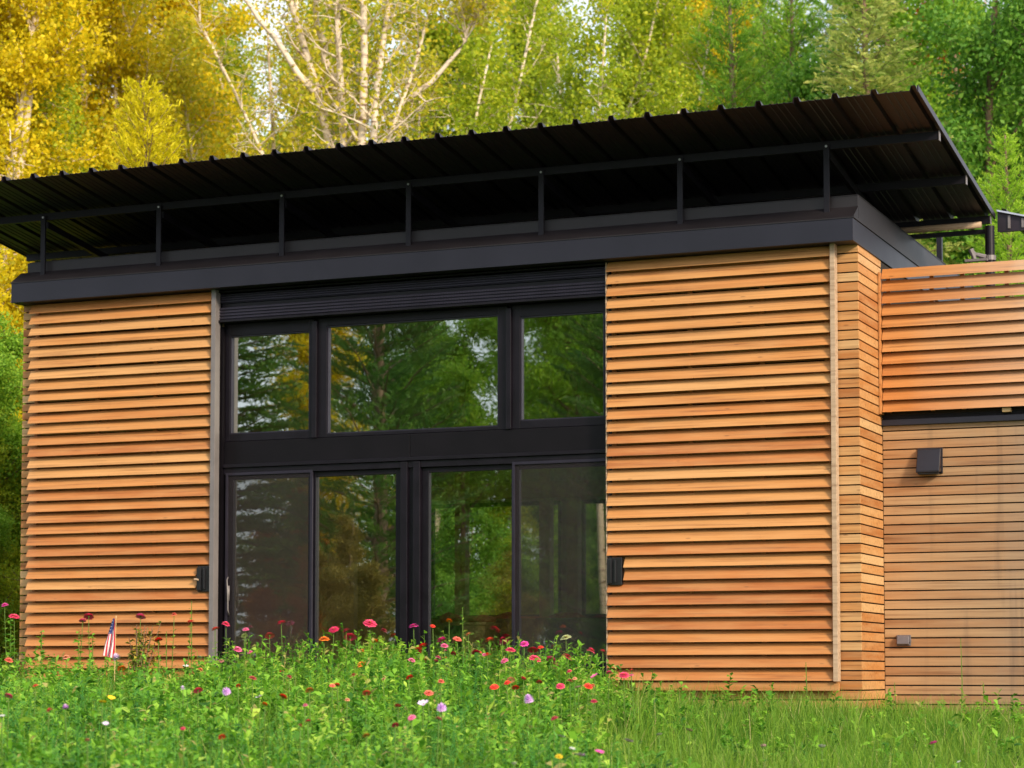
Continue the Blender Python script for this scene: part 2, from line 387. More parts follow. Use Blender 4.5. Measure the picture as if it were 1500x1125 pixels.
for b in ((-9.395, -6.93, .15, .19, .0, 4.5), (-2.50, .005, .15, .19, .0, 4.5), (-.035, .005, .195, 6, .0, 4.5), (-9.395, -9.355, .195, 6, .0, 4.5), (.0055, 6, 1.075, 1.11, -.1, 2.85)):
    mb = MB(); mb.box(*b); part(mb, 'wall_sheathing', M['dark'])

# wing screen above
mb = MB()
for k in range(12):
    z0 = 2.985 + k * .1197
    hh = .1165 if k < 11 else .114 if k == 10 else .108
    mb.slat(.058, 5.5, .93 + random.gauss(0, .002), .992, z0, z0 + hh, .02, random.gauss(0, .002), random.gauss(0, .005), random.random())
scr = part(mb, 'slatted_screen', M['cedar_screen'], None, .0025)
mb = MB()
for xa in (.09, .52, .82, 1.25, 1.6, 2.1, 2.8, 3.6):
    mb = MB(); mb.box(xa, xa + .04, 1.016, 1.046, 2.99, 4.37, .3); part(mb, 'screen_batten', M['cedar'], scr)
mb = MB(); mb.box(.036, .052, .90, 1.04, 2.97, 4.37, .4); part(mb, 'screen_end_board', M['cedar'], scr)
mb = MB(); mb.prism([(1.045, 2.862), (1.0, 2.862), (1.0, 2.918), (1.045, 2.925)], .033, 6.0); part(mb, 'wing_flashing', M['fascia'], None, .002)
m = MB(); m.box(.034, 6, 1.05, 1.06, 2.865, 2.964); part(m, 'slot_backing', M['panel'])
m = MB(); m.box(.034, 6, 1.07, 1.09, 3.055, 4.06); part(m, 'screen_backing', M['int_wood'])
m = MB(); m.box(.033, 6, 1.05, 3.5, 2.965, 3.05); part(m, 'roof_deck', M['dark'])
m = MB(); m.box(.01, .03, 1.05, 6, 2.9, 4.5); part(m, 'upper_side_wall', M['dark'])
mb = MB(); mb.box(1.22, 1.30, .97, 1.04, 2.945, 2.983); part(mb, 'screen_bracket', M['tan_wood'])

# fascia of the flat roof: front, and returns on both sides
def fascia_ring(off, z0, z1, name, mat, th=.03):
    x0, x1, y0, y1 = -9.42 - off[0], .045 + off[1], off[2], 6.1
    m = MB()
    m.box(x0, x1, y0, y0 + th, z0, z1)
    m.box(x0, x0 + th, y0 + th + .001, y1, z0, z1); m.box(x1 - th, x1, y0 + th + .001, y1, z0, z1)
    return part(m, name, mat, None, .003)
fa = fascia_ring((0, 0, -.12), 4.507, 4.722, 'fascia', M['fascia'])
m = MB(); m.prism([(-.126, 4.7225), (-.126, 4.732), (.07, 4.868), (.07, 4.7225)], -9.425, .05); part(m, 'drip_flashing', M['upper_fascia'])
m = MB(); m.box(-9.31, .045, .0712, .10, 4.86, 4.972); m.box(.015, .045, .1012, 6.1, 4.74, 4.972); m.box(-9.34, -9.31, .0712, 6.1, 4.74, 4.972)
m.box(-9.31, .047, .066, .105, 4.9725, 4.98); m.box(.012, .050, .1055, 6.1, 4.9725, 4.98); m.box(.0455, .056, -.12, 6.1, 4.7225, 4.75)
for x in (-7.9, -5.0, -2.1): m.box(x, x + .004, .0695, .071, 4.865, 4.97)
part(m, 'parapet', M['upper_fascia'], None, .002)
m = MB(); m.box(-9.30, .01, .11, 6.05, 4.80, 4.86); part(m, 'flat_roof', M['dark'])
m = MB(); m.box(-9.38, .01, -.085, 5.9, 4.51, 4.53); part(m, 'soffit', M['upper_fascia'])

# corrugated canopy roof
def roof_z(y): return 5.675 - (y + .957) * .1333
def corrugated(x0, x1, ya, yb, zf, first, pitch=.3615, rib=.046):
    xs = []
    k = first
    while k > x0: k -= pitch
    pts = []
    x = k
    while x < x1 + pitch:
        pts += [(x - .035, 0), (x - .02, rib), (x + .02, rib), (x + .035, 0)]
        for d in (.115, .18, .245): pts += [(x + d - .013, 0), (x + d - .007, .006), (x + d + .007, .006), (x + d + .013, 0)]
        x += pitch
    pts = [p for p in pts if x0 <= p[0] <= x1]
    if pts[0][0] > x0: pts = [(x0, 0)] + pts
    if pts[-1][0] < x1: pts = pts + [(x1, 0)]
    ys = np.linspace(ya, yb, 9); mb = MB(); n = len(pts)
    for t in (0, -.0035):
        for y in ys: mb.v += [(x, y, zf(x, y) + h + t) for x, h in pts]
    L = len(ys) * n
    for j in range(len(ys) - 1):
        for i in range(n - 1):
            a = j * n + i
            mb.f.append((a, a + 1, a + n + 1, a + n)); mb.f.append((L + a, L + a + n, L + a + n + 1, L + a + 1)); mb.r += [.5, .5]; mb.mi += [0, 0]
    for j, o in ((0, 0), (len(ys) - 1, 0)):
        for i in range(n - 1):
            a = j * n + i
            q = (a, L + a, L + a + 1, a + 1)
            mb.f.append(q if j == 0 else q[::-1]); mb.r.append(.5); mb.mi.append(0)
    return mb
rb = corrugated(-10.26, .85, -.957, 2.66, lambda x, y: roof_z(y) - .012, .8157)
roof = part(rb, 'corrugated_roof', M['roof'])
for xa in (.851, -10.275):                              # rake trims
    m = MB(); P = []
    for y in (-.965, 2.67):
        z = roof_z(y); P.append((y, z))
    m.prism([(P[0][0], P[0][1] - .03), (P[0][0], P[0][1] + .028), (P[1][0], P[1][1] + .028), (P[1][0], P[1][1] - .03)], xa, xa + .014)
    part(m, 'rake_trim', M['roof'], roof)
for yb in (.05, 1.30, 2.55):
    m = MB(); zt = roof_z(yb) - .03
    m.box(-10.2, .835, yb - .022, yb + .022, zt - .082, zt)
    pb = part(m, 'roof_purlin', M['steel'], roof, .003)
    m = MB(); m.box(.8355, .842, yb - .03, yb + .03, zt - .09, zt + .005); part(m, 'purlin_end', M['grey_trim'], roof)
POSTX = [-9.098, -7.621, -6.119, -4.646, -3.175, -1.710, -.240]
for x in POSTX:
    m = MB(); zt = roof_z(.05) - .115
    m.box(x - .028, x + .028, .0, .0255, 4.82, roof_z(.05) - .06); m.box(x - .028, x + .028, -.004, .045, 4.815, 4.83)
    pp = part(m, 'canopy_post', M['steel'], None, .002)
    m = MB(); m.tube([(x, -.006, roof_z(.05) - .085), (x, .0005, roof_z(.05) - .085)], .012, 8); part(m, 'bolt', M['bolt'], pp)
    m = MB()                                            # rafter from post back to the rear purlin
    ya, yb = .075, 2.525
    m.prism([(ya, roof_z(ya) - .19), (ya, roof_z(ya) - .118), (yb, roof_z(yb) - .118), (yb, roof_z(yb) - .19)], x - .02, x + .02)
    rf = part(m, 'rafter', M['steel'], roof)
    m = MB(); m.box(x - .025, x + .025, 2.5, 2.54, 4.8, 5.1); part(m, 'rear_post', M['steel'])
m = MB(); m.box(-10.2, .83, 2.56, 2.6, 5.0, 5.045); part(m, 'rear_channel', M['steel'], roof)
m = MB(); m.tube([(-.4, 2.5, 5.082), (.75, 2.5, 5.082)], .034, 10, cap=True); part(m, 'conduit_beam', M['grey_wood'], roof, smooth=True)
# deck post on the right, with its bracket
m = MB(); m.tube([(.835, 2.5, 3.05), (.835, 2.5, 5.06)], .05, 16); dp = part(m, 'deck_post', M['steel'], None, 0, smooth=False)
m = MB(); m.tube([(.835, 2.5, 4.70), (.835, 2.5, 4.75)], .062, 16); m.tube([(.80, 2.44, 4.73), (.70, 2.40, 4.76), (.66, 2.38, 4.80)], [.028, .02, .024], 8)
m.tube([(.66, 2.38, 4.81), (.70, 2.39, 4.70)], [.03, .02], 8); m.box(.6, .83, 2.36, 2.42, 4.68, 4.705); part(m, 'post_bracket', M['grey_trim'], dp, 0)
m = MB(); m.box(-.25, -.19, 5.0, 5.06, 3.1, 5.5); part(m, 'deck_post', M['steel'])
# lower canopy continuing right
def canopy_z(x): d = x - .88; return 5.245 - .27 * min(d, .32) - .03 * max(d - .32, 0)
lc = corrugated(.88, 5.2, 2.7, 5.2, lambda x, y: canopy_z(x) + .03 * (y - 2.7), .95)
low = part(lc, 'lower_canopy', M['roof'])
m = MB()
for k in range(10):
    xa = [.88, .99, 1.1, 1.2, 1.6, 2.2, 2.8, 3.4, 4.0, 4.6, 5.2][k]; xb = [.99, 1.1, 1.2, 1.6, 2.2, 2.8, 3.4, 4.0, 4.6, 5.2, 5.2][k]
    z = lambda x: canopy_z(x)
    m.quadbox([(xa, 2.66, z(xa) - .002), (xb, 2.66, z(xb) - .002), (xb, 2.699, z(xb) - .002), (xa, 2.699, z(xa) - .002), (xa, 2.66, z(xa) + .016), (xb, 2.66, z(xb) + .016), (xb, 2.699, z(xb) + .016), (xa, 2.699, z(xa) + .016)])
part(m, 'canopy_edge', M['silver'], low)
m = MB()
for k in range(10):
    xa = [.88, .99, 1.1, 1.2, 1.6, 2.2, 2.8, 3.4, 4.0, 4.6, 5.2][k]; xb = [.99, 1.1, 1.2, 1.6, 2.2, 2.8, 3.4, 4.0, 4.6, 5.2, 5.2][k]
    m.quadbox([(xa, 2.70, 5.03), (xb, 2.70, 5.03), (xb, 2.708, 5.03), (xa, 2.708, 5.03), (xa, 2.70, z(xa) - .004), (xb, 2.70, z(xb) - .004), (xb, 2.708, z(xb) - .004), (xa, 2.708, z(xa) - .004)])
part(m, 'canopy_fascia', M['roof'], low)
m = MB(); m.box(.90, 5.2, 2.71, 2.74, 5.03, 5.10); part(m, 'canopy_frame', M['steel'], low)
for x in (.99, 1.13, 1.6, 2.4):
    m = MB(); m.box(x, x + .025, 2.685, 2.6995, 5.06, canopy_z(x) - .02); part(m, 'canopy_clip', M['grey_trim'], low)

# glazed front: header tracks, windows, transom, sliding doors
WX0, WX1 = -6.90, -2.48
YF = .20
m = MB(); m.box(WX0 - .03, WX1, .23, .27, 4.13, 4.53); m.box(WX0 - .03, WX0 + .012, .13, .33, .3, 4.128); part(m, 'opening_lining', M['panel'])
def track(z0, z1, yf):
    m = MB(); n = 4; h = (z1 - z0) / n
    m.box(WX0, WX1, yf + .014, .228, z0, z1)
    for k in range(n): m.prism([(yf + .0135, z0 + k * h + .004), (yf, z0 + k * h + .009), (yf, z0 + (k + 1) * h - .01), (yf + .0135, z0 + (k + 1) * h - .005)], WX0, WX1)
    part(m, 'shutter_track', M['track'], None)
    q = MB(); x = -5.6
    while x < WX1 - .03:
        for k in range(n): q.box(x, x + .008, yf - .0015, yf - .0002, z0 + k * h + .012, z0 + (k + 1) * h - .013)
        x += .03
    return q
track(4.375, 4.47, .09); q = track(4.195, 4.325, .07); q_ = part(q, 'track_perforation', M['panel']); q_['kind'] = 'stuff'
m = MB(); m.box(WX0, WX1, .055, .225, 4.482, 4.5); m.box(WX0, WX1, .12, .228, 4.33, 4.37); m.box(WX0, WX1, .05, .228, 4.165, 4.188); part(m, 'track_cover', M['frame'], None, .002)

def rect_frame(m, x0, x1, z0, z1, w, y0, y1, wt=None, wb=None):
    wt = wt or w; wb = wb or w
    m.box(x0, x0 + w, y0, y1, z0, z1); m.box(x1 - w, x1, y0, y1, z0, z1)
    m.box(x0 + w + .0004, x1 - w - .0004, y0, y1, z1 - wt, z1); m.box(x0 + w + .0004, x1 - w - .0004, y0, y1, z0, z0 + wb)
def window(x0, x1, z0, z1, w, wt, wb, label, name='window', y0=.19, y1=.26, yg=.235):
    m = MB(); rect_frame(m, x0, x1, z0, z1, w, y0, y1, wt, wb)
    fr = part(m, name, M['frame'], None, .003); fr['label'] = label
    bead = MB(); g = .012; rect_frame(bead, x0 + w + .0004, x1 - w - .0004, z0 + wb, z1 - wt, g, y0 + .012, y1 - .01); part(bead, 'glazing_bead', M['track'], fr)
    gl = MB(); gl.poly([(x0 + w, yg, z0 + wb), (x1 - w, yg, z0 + wb), (x1 - w, yg, z1 - wt), (x0 + w, yg, z1 - wt)]); part(gl, 'pane', M['glass'], fr)
    return fr
window(-6.885, -5.83, 2.90, 4.16, .05, .125, .08, 'small upper window left of the wide one')
window(-5.775, -3.62, 2.90, 4.16, .10, .085, .035, 'wide upper window in the middle')
window(-3.565, -2.49, 2.90, 4.16, .085, .12, .08, 'upper window beside the right shutter')
for a, b in ((-5.829, -5.776), (-3.619, -3.566)):
    m = MB(); m.box(a, b, .15, .25, 2.896, 4.128); part(m, 'mullion', M['frame'], None, .004)
m = MB(); m.box(WX0 + .013, -4.703, .175, .26, 2.655, 2.895); m.box(-4.698, WX1, .175, .26, 2.655, 2.895)
part(m, 'transom_panel', M['panel'], None, .003)
m = MB(); m.box(WX0 + .013, WX1, .14, .262, 2.615, 2.652); m.box(WX0 + .013, WX1, .165, .262, 2.545, 2.612); m.box(WX0 + .013, WX1, .12, .262, .36, .41); part(m, 'door_head', M['frame'], None, .003)
def door(x0, x1, label, y0, y1, wl, wr):
    m = MB(); z0, z1 = .412, 2.543
    m.box(x0, x0 + wl, y0, y1, z0, z1); m.box(x1 - wr, x1, y0, y1, z0, z1)
    m.box(x0 + wl + .0004, x1 - wr - .0004, y0, y1, 2.49, z1); m.box(x0 + wl + .0004, x1 - wr - .0004, y0, y1, z0, z0 + .13)
    fr = part(m, 'sliding_door', M['frame'], None, .003); fr['label'] = label
    gl = MB(); yg = (y0 + y1) / 2 + .01; gl.poly([(x0 + wl, yg, z0 + .13), (x1 - wr, yg, z0 + .13), (x1 - wr, yg, 2.49), (x0 + wl, yg, 2.49)]); part(gl, 'pane', M['glass'], fr)
    return fr
d1 = door(-6.885, -5.84, 'leftmost glazed door behind an insect screen', .20, .24, .10, .05)
door(-5.838, -4.80, 'left fixed glazed door with clear reflections', .205, .25, .035, .075)
door(-4.575, -3.545, 'right fixed glazed door with clear reflections', .205, .25, .075, .035)
d4 = door(-3.543, -2.49, 'rightmost glazed door behind an insect screen', .20, .24, .05, .06)
m = MB(); m.box(-4.797, -4.72, .15, .26, .41, 2.61); m.box(-4.718, -4.655, .19, .26, .41, 2.61); m.box(-4.653, -4.578, .15, .26, .41, 2.61); part(m, 'centre_post', M['frame'], None, .004)
def screen(x0, x1, d, hand):
    m = MB(); rect_frame(m, x0, x1, .415, 2.56, .028, .158, .185); sf = part(m, 'screen_frame', M['track'], d, .002)
    g = MB(); g.poly([(x0 + .028, .17, .44), (x1 - .028, .17, .44), (x1 - .028, .17, 2.53), (x0 + .028, .17, 2.53)]); part(g, 'screen_mesh', M['screen'], d)
screen(-6.86, -5.82, d1, 1); screen(-3.555, -2.5, d4, 0)
m = MB(); m.tube([(-6.815, .152, 1.45), (-6.815, .125, 1.42), (-6.80, .118, 1.25), (-6.80, .125, 1.10), (-6.80, .152, 1.05)], .007, 8)
m.box(-6.83, -6.80, .148, .157, 1.2, 1.36); part(m, 'door_handle', M['grey_trim'], d1, 0, smooth=True)

# interior
m = MB(); m.box(-9.35, -.04, .27, 5.9, .3, .39); part(m, 'interior_floor', M['int_floor'])
m = MB(); m.box(-9.35, -.04, .275, 5.9, 4.35, 4.42); part(m, 'ceiling', M['int_wall'])
m = MB()
RO = [(-7.06, -5.23), (-4.97, -3.3)]
m.box(-9.35, -7.06, 5.8, 5.9, .39, 4.349); m.box(-5.23, -4.97, 5.8, 5.9, .39, 4.349); m.box(-3.3, -.04, 5.8, 5.9, .39, 4.349)
for a, b in RO: m.box(a + .001, b - .001, 5.8, 5.9, .39, 1.13); m.box(a + .001, b - .001, 5.8, 5.9, 2.62, 4.349)
m.box(-9.35, -9.25, .28, 5.79, .39, 4.349); m.box(-.14, -.04, .28, 5.79, .39, 4.349)
m.box(-9.35, -6.94, .195, .25, .39, 4.349); m.box(-2.44, -.14, .195, .25, .39, 4.349)
m.box(-9.24, -7.2, 3.9, 4.0, .39, 4.349)
part(m, 'interior_wall', M['int_wall'])
for a, b in RO:
    m = MB(); rect_frame(m, a, b, 1.13, 2.62, .05, 5.82, 5.87); rf = part(m, 'rear_window', M['frame'])
    g = MB(); g.poly([(a + .05, 5.85, 1.18), (b - .05, 5.85, 1.18), (b - .05, 5.85, 2.57), (a + .05, 5.85, 2.57)]); part(g, 'pane', M['rear_glass'], rf)
for x in (-6.1, -4.62, -4.98):
    m = MB(); m.box(x - .07, x + .07, 4.6, 4.74, .39, 4.3); part(m, 'interior_post', M['int_wood'], None, .005)
m = MB(); m.box(-9.2, -.2, 4.58, 4.76, 2.56, 2.76); part(m, 'interior_beam', M['int_wood'], None, .005)

# things indoors
sofa = empty('sofa', (-4.2, 3.4, .39), 'burgundy sofa back seen through the rightmost glazed door', 'sofa')
def obox(name, b, mat, par, bev=.01):
    m = MB(); m.box(*b); return m.build(name, mat, par, bev)
obox('backrest', (-1.3, 1.3, -.2, -.02, .12, .68), M['plum'], sofa, .05); obox('seat', (-1.3, 1.3, 0, .7, .1, .42), M['plum'], sofa, .04)
obox('armrest', (-1.5, -1.32, -.2, .7, .08, .6), M['plum'], sofa, .05); obox('armrest', (1.32, 1.5, -.2, .7, .08, .6), M['plum'], sofa, .05)
m = MB(); pts = [(-1.55 + .1 * i, -.12, .67 + .03 * math.sin(i * .9) + .015 * math.sin(i * 2.3)) for i in range(32)]; m.tube(pts, [.045 + .012 * math.sin(i * 1.7) for i in range(32)], 8)
th = m.build('throw_blanket', M['sofa'], None); th.location = (-4.2, 3.4, .39); setp(th, 'dark red rumpled blanket along the top of the sofa back', 'blanket')
cab = empty('wooden_cabinet', (-4.9, 2.5, .39), 'small tan wooden cabinet seen through the third glazed door from the left', 'cabinet')
obox('case', (-.16, .13, -.2, .2, 0, .58), M['tan_wood'], cab, .006); obox('top', (-.18, .15, -.22, .22, .582, .61), M['tan_wood'], cab, .004)
m = MB(); m.box(-.13, .10, -.212, -.2005, .06, .54); m.build('door', M['tan_wood'], cab, .003)
m = MB(); m.tube([(-.2, 0, .63), (0, .02, .655), (.17, 0, .635)], [.03, .045, .03], 8); cl = m.build('folded_cloth', M['sofa'], None, 0, True); cl.location = (-4.9, 2.5, .395); setp(cl, 'dark red folded cloth lying on the small tan cabinet', 'cloth')

# fixtures on the wing wall
vh = empty('vent_hood', (.5, 1.05, 2.50), 'dark plastic dryer vent hood near the top of the weathered wing wall', 'vent')
m = MB(); m.box(-.125, .125, -.012, 0, -.125, .13); m.build('flange', M['vent'], vh, .004)
m = MB(); m.prism([(-.0125, .12), (-.05, .115), (-.13, -.1), (-.13, -.12), (-.115, -.12), (-.0125, -.105)], -.115, .115); m.build('hood', M['vent'], vh, .006)
m = MB(); m.box(-.1, .1, -.11, -.02, -.135, -.121); m.build('flap', M['black_box'], vh, .002)
oc = empty('outlet_cover', (.222, 1.05, .75), 'small grey weatherproof outlet cover low on the weathered wing wall', 'outlet')
m = MB(); m.box(-.07, .07, -.02, 0, -.05, .055); m.build('back_plate', M['outlet'], oc, .004)
m = MB(); m.prism([(-.0205, .05), (-.05, .04), (-.058, -.035), (-.0205, -.045)], -.06, .06); m.build('lid', M['outlet'], oc, .006)
m = MB(); m.box(.0605, .078, -.045, -.02, -.02, .01); m.build('hinge', M['outlet'], oc, .002)

# ------------------------------------------------------------------ trees
def rng(s): return np.random.default_rng(s)
def curve_pts(p, d, L, n, wob, up, g):
    pts = [np.array(p, float)]; d = np.array(d, float); d /= np.linalg.norm(d)
    for i in range(n):
        d = d + g.normal(0, wob, 3) + np.array([0, 0, up]); d /= np.linalg.norm(d)
        pts.append(pts[-1] + d * L / n)
    return pts, d
def diamonds(C, size, asp, g, axis=None, jit=1.0):
    """leaf quads round centres C (N,3)"""
    N = len(C); a = g.normal(0, 1, (N, 3)) * jit
    if axis is not None: a = a + axis
    a /= np.linalg.norm(a, axis=1, keepdims=True) + 1e-9
    b = np.cross(a, g.normal(0, 1, (N, 3))); b /= np.linalg.norm(b, axis=1, keepdims=True) + 1e-9
    s = (size * g.uniform(.6, 1.3, N))[:, None] if np.isscalar(size) else (size * g.uniform(.7, 1.25, N))[:, None]
    c = np.cross(a, b) * s * .12
    return np.stack([C - a * s, C + b * s * asp + c, C + a * s, C - b * s * asp + c], 1)
def deciduous(seed, H, r0, stems, crown0, spread, nleaf, lsize, open_=1.0, wob=.05, blen=.3):
    """stems: list of (dx,dy lean). returns trunk MB, leaf quads, rnd"""
    g = rng(seed); mb = MB(); cl = []
    for st in stems:
        if len(st) > 2:      # explicit stem: thickness, then (x, z) knots
            kn = np.array(st[1:], float); zz = np.linspace(kn[0, 1], kn[-1, 1], 11)
            pts = [np.array((np.interp(q, kn[:, 1], kn[:, 0]) + g.normal(0, .03), .35 * math.sin(kn[0, 0] * 7 + q * .35), q)) for q in zz]
            rr = st[0]; lean = hf = None
        else: lean, hf = st
        hh = H * (hf or 1)
        if hf: pts, _ = curve_pts((g.normal(0, .08) * len(stems), g.normal(0, .08) * len(stems), -.3), (lean[0], lean[1], 1), hh, 10, wob, .02, g)
        if hf: rr = r0 * (.75 if len(stems) > 1 else 1)
        mb.tube(pts, [rr * (1 - .9 * (i / 10) ** .9) + .012 for i in range(11)], 8)
        nb = int(16 + H * .8)
        for k in range(nb):
            t = crown0 + (1 - crown0) * (k + g.random()) / nb
            i = min(int(t * 10), 9); p = pts[i] + (pts[i + 1] - pts[i]) * (t * 10 - i)
            az = g.uniform(0, 2 * np.pi); el = g.uniform(.3, 1.1)
            L = spread * (1.15 - .75 * ((t - crown0) / (1 - crown0)) ** 1.5) * g.uniform(.55, 1.15)
            bp, bd = curve_pts(p, (np.cos(az) * np.cos(el), np.sin(az) * np.cos(el), np.sin(el)), L, 5, .13, .05, g)
            br = rr * (1 - .85 * t) * .42 + .008
            mb.tube(bp, [br, br * .8, br * .6, br * .42, br * .28, .005], 5, cap=False)
            for j in range(2, 6):
                for q in range(2):
                    d2 = g.normal(0, 1, 3); d2[2] = abs(d2[2]) * .5
                    L2 = L * blen * g.uniform(.5, 1.2)
                    sp, _ = curve_pts(bp[j], d2, L2, 2, .2, .02, g)
                    mb.tube(sp, [br * .3 + .003, br * .2 + .002, .003], 3, cap=False)
                    cl += [(sp[1], .28 + .22 * L2), (sp[2], .3 + .2 * L2)]
    cl_p = np.array([c[0] for c in cl]); cl_r = np.array([c[1] for c in cl]) * open_
    idx = g.integers(0, len(cl), nleaf)
    cb = g.uniform(0, 1, len(cl))
    Cn = cl_p[idx] + g.normal(0, 1, (nleaf, 3)) * cl_r[idx][:, None] * np.array([.5, .5, .38])
    V = diamonds(Cn, lsize, .72, g); rnd = np.clip(cb[idx] * .55 + g.uniform(0, .45, nleaf), 0, 1)
    return mb, V, rnd
def conifer(seed, H, r0, base, Rb, droop, up, step, nl, ln, asp, kind='pine', top_pow=.9):
    g = rng(seed); mb = MB(); pts, _ = curve_pts((0, 0, -.3), (0, 0, 1), H + .3, 8, .012, .05, g)
    mb.tube(pts, [r0 * (1 - .93 * i / 8) + .01 for i in range(9)], 8)
    Cs = []; Ax = []; rn = []
    z = base
    while z < H - .1:
        t = (z - base) / (H - base); n = int(g.integers(4, 7)) if kind == 'pine' else int(g.integers(5, 8))
        az0 = g.uniform(0, 6.28)
        for k in range(n):
            az = az0 + 6.283 * k / n + g.normal(0, .15)
            L = Rb * ((1 - t) ** top_pow + .03) * g.uniform(.72, 1.12)
            el = up + t * .5 + g.normal(0, .06)
            d = np.array([np.cos(az) * np.cos(el), np.sin(az) * np.cos(el), np.sin(el)])
            zz = z + g.normal(0, step * .2); i = min(int((zz + .3) / (H + .3) * 8), 7); f = (zz + .3) / (H + .3) * 8 - i
            p = pts[i] + (pts[i + 1] - pts[i]) * f
            nseg = 5; bp = [p]; dd = d.copy()
            for s in range(nseg):
                dd = dd + np.array([0, 0, droop if s < 3 else -droop * .9]); dd /= np.linalg.norm(dd); bp.append(bp[-1] + dd * L / nseg)
            mb.tube(bp, [max(.006, r0 * .22 * (1 - t) * (1 - .18 * s) + .004) for s in range(6)], 4, cap=False)
            bp = np.array(bp); side = np.cross(d, [0, 0, 1]); side /= np.linalg.norm(side)
            m = max(3, int(L / .16)); bcol = g.uniform(0, .4)
            for q in range(m):
                u = .15 + .85 * (q + g.random() * .6) / m; ii = min(int(u * nseg), nseg - 1); pp = bp[ii] + (bp[ii + 1] - bp[ii]) * (u * nseg - ii)
                for sg in (-1, 1):
                    tl = (L * .36 * (1.1 - u) + .16) * g.uniform(.7, 1.2)
                    td = side * sg * .8 + d * .62 + g.normal(0, .12, 3) + (np.array([0, 0, .12]) if kind == 'pine' else np.array([0, 0, -.08])); td /= np.linalg.norm(td)
                    c = max(2, int(tl / .07 * nl))
                    w = np.linspace(.15, 1, c)[:, None]
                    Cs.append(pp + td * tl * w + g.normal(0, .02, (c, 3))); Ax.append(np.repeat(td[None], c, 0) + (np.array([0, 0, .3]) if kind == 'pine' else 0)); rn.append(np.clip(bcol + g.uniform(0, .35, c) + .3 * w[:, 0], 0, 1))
        z += step * (1 - .45 * t) * g.uniform(.85, 1.15)
    C = np.concatenate(Cs); A = np.concatenate(Ax); rnd = np.concatenate(rn)
    V = diamonds(C, ln, asp, g, A, .55 if kind == 'pine' else .3)
    return mb, V, rnd
PROTO = {}
def proto(key, gen, leafmat, barkmat):
    mb, V, rnd = gen
    me_t = None
    o = empty(key, (0, 0, 0), '', '')
    t = mb.build('trunk', barkmat, o, 0, True)
    c = link_mesh('crown', quads_mesh('crown', V, rnd, leafmat), o)
    PROTO[key] = [o, t, c, False]
def plant_tree(key, px, depth, label, scale=1.0, rz=0.0, leafmat=None, name=None, cat='tree', group='trees of the woods behind the cabin', pos=None, tilt=(0, 0), dz=0):
    P = PROTO[key]; p = at(px, depth) if pos is None else Vector((pos[0], pos[1], 0))
    z = float(ground_z(p.x, p.y)) + dz
    if not P[3]: o, t, c = P[0], P[1], P[2]; P[3] = True
    else:
        o = P[0].copy(); col.objects.link(o)
        t = P[1].copy(); col.objects.link(t); t.parent = o
        c = P[2].copy(); col.objects.link(c); c.parent = o
    o.name = name or key
    o.location = (p.x, p.y, z); o.rotation_euler = (tilt[0], tilt[1], rz); o.scale = (scale,) * 3
    c.material_slots[0].link = 'OBJECT'
    c.material_slots[0].material = leafmat or P[2].data.materials[0]
    setp(o, label, cat, group); return o
G = rng(5)
# knots of the fanning stems: metres across and up
proto('fanning_birch', deciduous(1, 15, .15, [
    (.15, (-.1, -.3), (-.3, 7), (-.35, 9.6), (-.75, 10.5), (-1.05, 11.4), (-1.3, 12.6), (-1.5, 15)), (.055, (-.7, 10.3), (-1.2, 10.9), (-1.6, 11.5), (-2.05, 12.1), (-3.0, 13.5)),
    (.13, (0, -.3), (-.1, 6), (-.18, 9.6), (-.3, 10.6), (-.36, 12), (-.4, 15.5)), (.07, (-.28, 10.4), (-.55, 11), (-.75, 11.8), (-.8, 13.5)),
    (.15, (.1, -.3), (.05, 7), (.12, 9.4), (.36, 10.4), (.14, 10.9), (.1, 12), (0, 15.5)), (.12, (.2, -.3), (.15, 7), (.3, 9.5), (.38, 10.7), (.5, 11.5), (.62, 12.4), (.7, 15)),
    (.075, (.3, -.3), (.4, 8), (.5, 9.5), (.9, 10.3), (1.1, 10.9), (1.25, 11.6), (1.7, 13.5)), (.04, (.8, 10.2), (1.3, 10.6), (1.75, 11.1), (2.3, 12)),
    (.06, (-.5, -.3), (-1.2, 7), (-1.6, 9.5), (-1.85, 10), (-2.4, 10.7), (-2.75, 11.2), (-2.8, 13))], .56, 1.0, 13000, .045, 1.3, .05, .45), M['lf_ygreen'], M['birch'])
proto('sparse_birch', deciduous(2, 16, .12, [((-.12, 0), .9), ((.2, .1), 1), ((.05, -.1), .85)], .4, 1.5, 26000, .045, 1.1, .06, .42), M['lf_ygreen'], M['birch'])
proto('aspen_tree', deciduous(3, 16, .15, [(.14, (0, -.3), (.1, 8), (-.05, 11), (-.12, 16)), (.1, (-.1, -.3), (0, 8), (-.2, 11), (-.35, 15)), (.07, (.2, -.3), (.35, 8.6), (.6, 10.5), (.5, 12), (.8, 15)), (.06, (.3, -.3), (.5, 8.6), (.3, 10), (.25, 11.5), (.6, 14))], .2, 1.9, 85000, .042, 1.15), M['lf_gold'], M['birch'])
proto('broadleaf_tree', deciduous(4, 17, .22, [((.05, 0), 1), ((-.12, .1), .85), ((.12, -.1), .8)], .1, 2.6, 120000, .05, 1.45), M['lf_green'], M['brown_bark'])
proto('round_broadleaf', deciduous(8, 12, .2, [((0, 0), 1), ((.2, .1), .8), ((-.2, 0), .85)], .08, 2.4, 95000, .048, 1.4), M['lf_green'], M['brown_bark'])
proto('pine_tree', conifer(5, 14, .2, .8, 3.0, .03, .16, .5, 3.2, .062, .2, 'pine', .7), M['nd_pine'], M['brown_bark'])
proto('spruce_tree', conifer(6, 14.5, .2, .6, 3.0, -.03, -.02, .34, 2.2, .06, .3, 'spruce', .7), M['nd_spruce'], M['brown_bark'])
